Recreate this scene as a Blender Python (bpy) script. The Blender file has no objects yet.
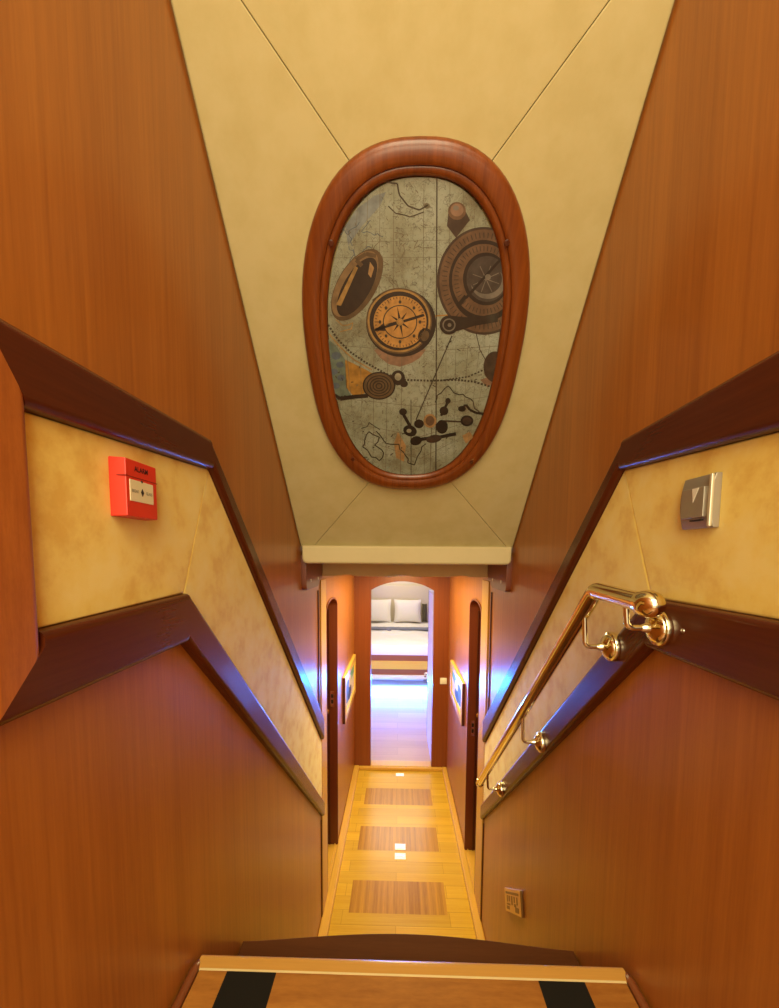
import bpy, bmesh, math, random
from mathutils import Vector, Matrix
random.seed(7)
C = bpy.context.scene.collection
EYE = 2.07          # lens height above the corridor floor; heights below are given from the lens
V = Vector
XL, XR = -.42, .48  # the two side walls

# ------------------------------------------------------------------ helpers
def link(o, parent=None):
    C.objects.link(o)
    if parent is not None: o.parent = parent
    return o

def thing(name, label, cat, loc=(0, 0, 0), group=None):
    o = bpy.data.objects.new(name, None); o.empty_display_size = .05
    o.location = (loc[0], loc[1], loc[2] + EYE)
    link(o); o['label'] = label; o['category'] = cat
    if group: o['group'] = group
    return o

def struct_empty(name, loc=(0, 0, 0)):
    o = bpy.data.objects.new(name, None); o.empty_display_size = .05
    o.location = (loc[0], loc[1], loc[2] + EYE); link(o); o['kind'] = 'structure'
    return o

def root_loc(o):
    v = V((0, 0, 0))
    while o is not None:
        v += o.location; o = o.parent
    return v

def obj(name, bm, mats, parent=None, smooth=False, at=None):
    """link bm as one mesh object; bm is in place coordinates, 'at' = its own origin"""
    if not isinstance(mats, (list, tuple)): mats = [mats]
    me = bpy.data.meshes.new(name)
    base = root_loc(parent) if parent is not None else V((0, 0, 0))
    o = bpy.data.objects.new(name, me)
    if parent is None and at is not None:
        o.location = (at[0], at[1], at[2] + EYE); base = o.location.copy()
    bmesh.ops.translate(bm, vec=V((0, 0, EYE)) - base, verts=bm.verts)
    bmesh.ops.recalc_face_normals(bm, faces=bm.faces)
    bm.to_mesh(me); bm.free()
    for m in mats: me.materials.append(m)
    if smooth:
        for p in me.polygons: p.use_smooth = True
        try:
            me.set_sharp_from_angle(angle=math.radians(38))
        except Exception: pass
        wn = o.modifiers.new('even normals', 'WEIGHTED_NORMAL'); wn.keep_sharp = True; wn.weight = 80
    return link(o, parent)

def tag(o, label, cat, group=None):
    o['label'] = label; o['category'] = cat
    if group: o['group'] = group
    return o

def struct(name, bm, mats, smooth=False):
    o = obj(name, bm, mats, None, smooth); o['kind'] = 'structure'; return o

def new(): return bmesh.new()

def add_prism(bm, pts, bevel=0, seg=2, mat=0, edges=None):
    """pts: (list A, list B) two matching loops of 3D points"""
    A, B = pts
    va = [bm.verts.new(p) for p in A]; vb = [bm.verts.new(p) for p in B]
    n = len(A); fs = []
    fa = bm.faces.new(va); fb = bm.faces.new(list(reversed(vb))); fs += [fa, fb]
    for i in range(n):
        fs.append(bm.faces.new([va[i], vb[i], vb[(i + 1) % n], va[(i + 1) % n]]))
    for f in fs: f.material_index = mat
    bmesh.ops.recalc_face_normals(bm, faces=fs)
    if bevel:
        if edges == 'B': es = [e for e in fb.edges]
        elif edges == 'A': es = [e for e in fa.edges]
        elif edges is not None: es = [e for e in fb.edges if any(set(e.verts) == {vb[i], vb[(i + 1) % n]} for i in edges)]
        else: es = list({e for f in fs for e in f.edges})
        bmesh.ops.bevel(bm, geom=es, offset=bevel, segments=seg, profile=.5, affect='EDGES', material=-1)
    return bm

def prism_x(bm, yz, x0, x1, **k): return add_prism(bm, ([(x0, y, z) for y, z in yz], [(x1, y, z) for y, z in yz]), **k)
def prism_y(bm, xz, y0, y1, **k): return add_prism(bm, ([(x, y0, z) for x, z in xz], [(x, y1, z) for x, z in xz]), **k)
def prism_z(bm, xy, z0, z1, **k): return add_prism(bm, ([(x, y, z0) for x, y in xy], [(x, y, z1) for x, y in xy]), **k)
def box(bm, x0, x1, y0, y1, z0, z1, **k):
    return prism_z(bm, [(x0, y0), (x1, y0), (x1, y1), (x0, y1)], z0, z1, **k)

def frame_of(d):
    d = d.normalized(); a = V((0, 0, 1)) if abs(d.z) < .9 else V((1, 0, 0))
    u = d.cross(a).normalized(); return u, d.cross(u).normalized()

def tube(bm, path, r, n=20, cap=True, mat=0):
    path = [V(p) for p in path]; rings = []
    u = None
    for i, p in enumerate(path):
        if i == 0: d = path[1] - path[0]
        elif i == len(path) - 1: d = path[-1] - path[-2]
        else: d = (path[i + 1] - p).normalized() + (p - path[i - 1]).normalized()
        d.normalize()
        if u is None: u, _ = frame_of(d)
        u = (u - d * u.dot(d)).normalized(); w = d.cross(u)
        rr = r[i] if isinstance(r, (list, tuple)) else r
        rings.append([bm.verts.new(p + (u * math.cos(2 * math.pi * k / n) + w * math.sin(2 * math.pi * k / n)) * rr) for k in range(n)])
    for a, b in zip(rings, rings[1:]):
        for k in range(n):
            bm.faces.new([a[k], a[(k + 1) % n], b[(k + 1) % n], b[k]]).material_index = mat
    if cap:
        bm.faces.new(list(reversed(rings[0]))).material_index = mat
        bm.faces.new(rings[-1]).material_index = mat
    return bm

def lathe(bm, p, axis, prof, n=28, mat=0):
    """prof: (distance along axis, radius)"""
    p = V(p); axis = V(axis).normalized()
    path = [p + axis * a for a, _ in prof]
    u, w = frame_of(axis); rings = []
    for a, r in prof:
        rings.append([bm.verts.new(p + axis * a + (u * math.cos(2 * math.pi * k / n) + w * math.sin(2 * math.pi * k / n)) * max(r, 1e-5)) for k in range(n)])
    for a, b in zip(rings, rings[1:]):
        for k in range(n): bm.faces.new([a[k], a[(k + 1) % n], b[(k + 1) % n], b[k]]).material_index = mat
    bm.faces.new(list(reversed(rings[0]))).material_index = mat; bm.faces.new(rings[-1]).material_index = mat
    return bm

def arc(p0, pc, p1, r, n=6):
    """round the corner pc between p0 and p1"""
    p0, pc, p1 = V(p0), V(pc), V(p1)
    a = (p0 - pc).normalized(); b = (p1 - pc).normalized()
    ang = a.angle(b); t = r / math.tan(ang / 2)
    s, e = pc + a * t, pc + b * t
    c = pc + (a + b).normalized() * (r / math.sin(ang / 2))
    out = []
    for i in range(n + 1):
        v = (s - c).slerp(e - c, i / n) if False else ((s - c) * (1 - i / n) + (e - c) * (i / n)).normalized() * r
        out.append(c + v)
    return out

# ------------------------------------------------------------------ materials
def mat(name):
    m = bpy.data.materials.new(name); m.use_nodes = True
    nt = m.node_tree; b = nt.nodes['Principled BSDF']
    return m, nt, b

def plain(name, col, rough=.5, metal=0, coat=0, emit=None, estr=0, spec=.5):
    m, nt, b = mat(name)
    b.inputs['Base Color'].default_value = (*col, 1); b.inputs['Roughness'].default_value = rough
    b.inputs['Metallic'].default_value = metal; b.inputs['Coat Weight'].default_value = coat
    b.inputs['Specular IOR Level'].default_value = spec
    # a faint procedural grain so nothing is perfectly flat
    n = nt.nodes.new('ShaderNodeTexNoise'); n.inputs['Scale'].default_value = 60
    tc = nt.nodes.new('ShaderNodeTexCoord'); nt.links.new(tc.outputs['Object'], n.inputs['Vector'])
    mx = nt.nodes.new('ShaderNodeMix'); mx.data_type = 'RGBA'; mx.blend_type = 'MULTIPLY'
    mx.inputs[0].default_value = .12; mx.inputs[6].default_value = (*col, 1)
    nt.links.new(n.outputs['Color'], mx.inputs[7]); nt.links.new(mx.outputs[2], b.inputs['Base Color'])
    if emit:
        b.inputs['Emission Color'].default_value = (*emit, 1); b.inputs['Emission Strength'].default_value = estr
    return m

def wood(name, dark, light, g=(0, 0, 1), fine=130, along=2.2, rough=.3, spec=.5, contrast=.5, coat=0, bump=.02, stripes=0, planks=None):
    m, nt, b = mat(name); N = nt.nodes; L = nt.links
    g = V(g).normalized(); u, w = frame_of(g)
    tc = N.new('ShaderNodeTexCoord')
    def dot(v, s):
        d = N.new('ShaderNodeVectorMath'); d.operation = 'DOT_PRODUCT'; L.new(tc.outputs['Object'], d.inputs[0])
        d.inputs[1].default_value = v * s; return d.outputs['Value']
    def comb(s1, s2):
        c = N.new('ShaderNodeCombineXYZ'); L.new(dot(g, s1), c.inputs[0]); L.new(dot(u, s2), c.inputs[1]); L.new(dot(w, s2), c.inputs[2]); return c.outputs[0]
    def noise(vec, detail, rgh=.6):
        n = N.new('ShaderNodeTexNoise'); n.inputs['Scale'].default_value = 1; n.inputs['Detail'].default_value = detail
        n.inputs['Roughness'].default_value = rgh; L.new(vec, n.inputs['Vector']); return n.outputs['Fac']
    f1 = noise(comb(along, fine), 5); f2 = noise(comb(along * .35, fine * .16), 3); f3 = noise(comb(along * 9, fine * 3.2), 2)
    def math_(op, a, bv):
        x = N.new('ShaderNodeMath'); x.operation = op
        for i, q in enumerate((a, bv)):
            if isinstance(q, (int, float)): x.inputs[i].default_value = q
            else: L.new(q, x.inputs[i])
        return x.outputs[0]
    s = math_('ADD', math_('MULTIPLY', f1, .45), math_('MULTIPLY', f2, .35)); s = math_('ADD', s, math_('MULTIPLY', f3, .2))
    s = math_('ADD', math_('MULTIPLY', math_('SUBTRACT', s, .5), 2.2 * contrast), .5)
    if stripes:
        wv = N.new('ShaderNodeTexWave'); wv.wave_type = 'BANDS'; wv.bands_direction = 'X'; wv.inputs['Scale'].default_value = stripes
        wv.inputs['Distortion'].default_value = 1.2; wv.inputs['Detail'].default_value = 2; wv.inputs['Detail Scale'].default_value = .3
        L.new(tc.outputs['Object'], wv.inputs['Vector'])
        s = math_('ADD', math_('MULTIPLY', s, .86), math_('MULTIPLY', wv.outputs['Fac'], .14))
    r = N.new('ShaderNodeValToRGB'); r.color_ramp.elements[0].position = .2; r.color_ramp.elements[1].position = .8
    r.color_ramp.elements[0].color = (*dark, 1); r.color_ramp.elements[1].color = (*light, 1)
    L.new(s, r.inputs['Fac']); col = r.outputs['Color']
    if planks:
        br = N.new('ShaderNodeTexBrick'); br.inputs['Scale'].default_value = 1; br.inputs['Brick Width'].default_value = planks[0]
        br.inputs['Row Height'].default_value = planks[1]; br.inputs['Mortar Size'].default_value = .0012; br.inputs['Bias'].default_value = 0
        br.inputs['Color1'].default_value = (.80, .80, .80, 1); br.inputs['Color2'].default_value = (1.0, 1.0, 1.0, 1); br.inputs['Mortar'].default_value = (.55, .5, .45, 1)
        L.new(tc.outputs['Object'], br.inputs['Vector'])
        mx = N.new('ShaderNodeMix'); mx.data_type = 'RGBA'; mx.blend_type = 'MULTIPLY'; mx.inputs[0].default_value = 1
        L.new(col, mx.inputs[6]); L.new(br.outputs['Color'], mx.inputs[7]); col = mx.outputs[2]
    L.new(col, b.inputs['Base Color'])
    b.inputs['Roughness'].default_value = rough; b.inputs['Specular IOR Level'].default_value = spec
    b.inputs['Coat Weight'].default_value = coat; b.inputs['Coat Roughness'].default_value = .12
    bp = N.new('ShaderNodeBump'); bp.inputs['Strength'].default_value = bump; bp.inputs['Distance'].default_value = .002
    L.new(s, bp.inputs['Height']); L.new(bp.outputs['Normal'], b.inputs['Normal'])
    return m

def fabric(name, c1, c2, c3=None, scale=9, rough=.8, bump=.25, fine=900):
    m, nt, b = mat(name); N = nt.nodes; L = nt.links
    tc = N.new('ShaderNodeTexCoord')
    n = N.new('ShaderNodeTexNoise'); n.inputs['Scale'].default_value = scale; n.inputs['Detail'].default_value = 8; n.inputs['Roughness'].default_value = .62
    L.new(tc.outputs['Object'], n.inputs['Vector'])
    r = N.new('ShaderNodeValToRGB'); e = r.color_ramp.elements
    e[0].position = .36; e[0].color = (*(c3 or c1), 1); e[1].position = .64; e[1].color = (*c2, 1)
    k = e.new(.5); k.color = (*c1, 1)
    L.new(n.outputs['Fac'], r.inputs['Fac']); L.new(r.outputs['Color'], b.inputs['Base Color'])
    b.inputs['Roughness'].default_value = rough; b.inputs['Sheen Weight'].default_value = .15
    b.inputs['Specular IOR Level'].default_value = .45
    f = N.new('ShaderNodeTexNoise'); f.inputs['Scale'].default_value = fine; f.inputs['Detail'].default_value = 2
    L.new(tc.outputs['Object'], f.inputs['Vector'])
    bp = N.new('ShaderNodeBump'); bp.inputs['Strength'].default_value = bump; bp.inputs['Distance'].default_value = .0008
    L.new(f.outputs['Fac'], bp.inputs['Height']); L.new(bp.outputs['Normal'], b.inputs['Normal'])
    return m

SL = (0, .727, -.687)    # the way the stair goes
panel_wood = wood('sapele panel', (.27, .078, .010), (.46, .165, .022), (0, 0, 1), fine=95, along=1.6, rough=.3, spec=.55, contrast=.65)
far_wood = wood('mahogany panel', (.15, .030, .007), (.27, .064, .013), (0, 0, 1), fine=70, along=1.2, rough=.35)
trim_w = dict(rough=.27, spec=.5)
DK, DL = (.055, .0085, .0022), (.105, .019, .004)
trim_y = wood('dark mahogany along', DK, DL, (0, 1, 0), fine=150, along=5, **trim_w)
trim_s = wood('dark mahogany sloped', DK, DL, SL, fine=150, along=5, **trim_w)
trim_z = wood('mahogany post', (.29, .078, .010), (.46, .145, .022), (0, 0, 1), fine=160, along=14, rough=.42, contrast=.8)
dark_z = wood('dark wood strip', (.05, .010, .004), (.10, .024, .008), (0, 0, 1), fine=150)
oval_wood = wood('oval frame mahogany', (.11, .022, .004), (.27, .070, .010), (0, -.695, .719), fine=75, along=2, rough=.3, coat=.15, contrast=.8)
step_light = wood('oak coloured tread', (.29, .105, .018), (.47, .20, .036), (1, 0, 0), fine=45, along=5, rough=.33, contrast=1.1)
step_nose = wood('tread nosing', (.52, .26, .050), (.66, .36, .08), (1, 0, 0), fine=90, along=2, rough=.28)
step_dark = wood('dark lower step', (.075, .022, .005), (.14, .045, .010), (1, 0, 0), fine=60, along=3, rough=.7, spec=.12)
step_side = wood('red brown moulding', (.15, .040, .012), (.24, .07, .02), (0, 1, 0), fine=120, along=3, rough=.3)
floor_x = wood('iroko planks across', (.60, .32, .022), (.78, .50, .050), (1, 0, 0), fine=150, along=2.4, rough=.25, spec=.35, planks=(.62, .095), contrast=.8)
floor_y = wood('teak inset', (.27, .11, .014), (.58, .30, .034), (0, 1, 0), fine=85, along=1.5, rough=.25, spec=.35, contrast=1.0, stripes=7)
base_wood = wood('iroko skirting', (.58, .30, .040), (.74, .44, .075), (0, 1, 0), fine=120, along=2, rough=.28)
casing_w = wood('light door casing', (.50, .24, .030), (.66, .37, .06), (0, 0, 1), fine=90, along=1.5, rough=.3)
jamb_w = wood('dark jamb', (.12, .024, .007), (.22, .05, .012), (0, 0, 1), fine=90, rough=.33)
leaf_w = wood('door leaf wood', (.16, .036, .009), (.26, .07, .015), (0, 0, 1), fine=80, rough=.35)
cabin_floor = wood('cabin floor boards', (.46, .26, .10), (.60, .36, .16), (1, 0, 0), fine=60, along=2, rough=.3, planks=(.7, .16))
suede = fabric('yellow suede', (.86, .68, .16), (.88, .73, .22), (.76, .52, .09), scale=12, rough=.6, bump=.3)
cream = fabric('cream suede lining', (.56, .475, .215), (.58, .495, .235), (.535, .45, .195), scale=14, rough=.85, bump=.15)
cream_lip = fabric('cream leather lip', (.64, .53, .27), (.65, .54, .28), (.62, .51, .26), scale=10, rough=.6, bump=.05)
white_paint = plain('off white panel', (.80, .74, .62), .6)
linen = plain('white linen', (.86, .83, .76), .8)
pillow_m = plain('ivory pillow cotton', (.82, .77, .66), .85)
grey_m = plain('grey throw wool', (.20, .21, .26), .9)
dark_cush = plain('dark olive velvet', (.07, .055, .025), .9)
bed_dark = wood('bed base brown', (.28, .085, .018), (.38, .13, .03), (1, 0, 0), fine=60, rough=.4)
bed_light = wood('bed base honey', (.76, .42, .035), (.86, .52, .06), (1, 0, 0), fine=60, rough=.35)
bed_cream = plain('bed foot strip', (.86, .70, .34), .4)
brass = plain('polished brass', (.90, .81, .56), .11, 1)
steel = plain('brushed steel', (.66, .62, .55), .28, 1)
chrome = plain('polished chrome', (.86, .84, .80), .12, 1)
satin_chrome = plain('satin chrome', (.92, .90, .84), .42, .6)
beige = fabric('beige valance fabric', (.62, .43, .19), (.64, .45, .20), (.60, .41, .18), scale=10, rough=.6, bump=.05)
gold_plate = plain('brass wall plate', (.72, .52, .17), .3, .85)
gold_dark = plain('brass plate recess', (.30, .20, .045), .45, .6)
red_pl = plain('red plastic', (.72, .035, .012), .38)
red_side = red_pl
black_pl = plain('black plastic', (.012, .010, .010), .5)
white_pl = plain('white plastic', (.78, .74, .62), .4)
label_white = plain('cream label', (.80, .74, .46), .5)
label_grey = plain('grey print', (.30, .30, .20), .6)
grip = plain('black anti slip', (.014, .012, .009), .9, spec=.12)
silver_pl = plain('satin nickel plastic', (.40, .36, .29), .35, .55)
silver_lt = plain('bright nickel edge', (.72, .66, .50), .3, .5)
glow_tri = plain('pale arrow', (.80, .78, .66), .4)
gap_m = plain('shadow gap lining', (.035, .018, .008), .8)
led = plain('blue led strip', (.1, .15, .9), .4, emit=(.10, .22, 1.0), estr=20)
pic_paper = plain('picture paper', (.78, .72, .52), .5)
pic_green = plain('picture green', (.16, .42, .20), .5)
pic_blue = plain('picture blue', (.10, .18, .36), .5)
pic_navy = plain('picture navy', (.03, .04, .08), .5)
gilt = wood('gilt frame', (.62, .36, .05), (.80, .52, .10), (0, 1, 0), fine=90, rough=.3)
wall_cabin = plain('cabin wall cream', (.78, .70, .54), .7)
ART_COLOURS = ['orange', 'bluegreen', 'slate', 'pinkbrown', 'tan', 'paleblue', 'ink', 'inklight', 'gold', 'darkbrass', 'brass', 'blackbrown', 'face', 'darkbrown', 'copper', 'darkface', 'steel', 'maptone']
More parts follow.
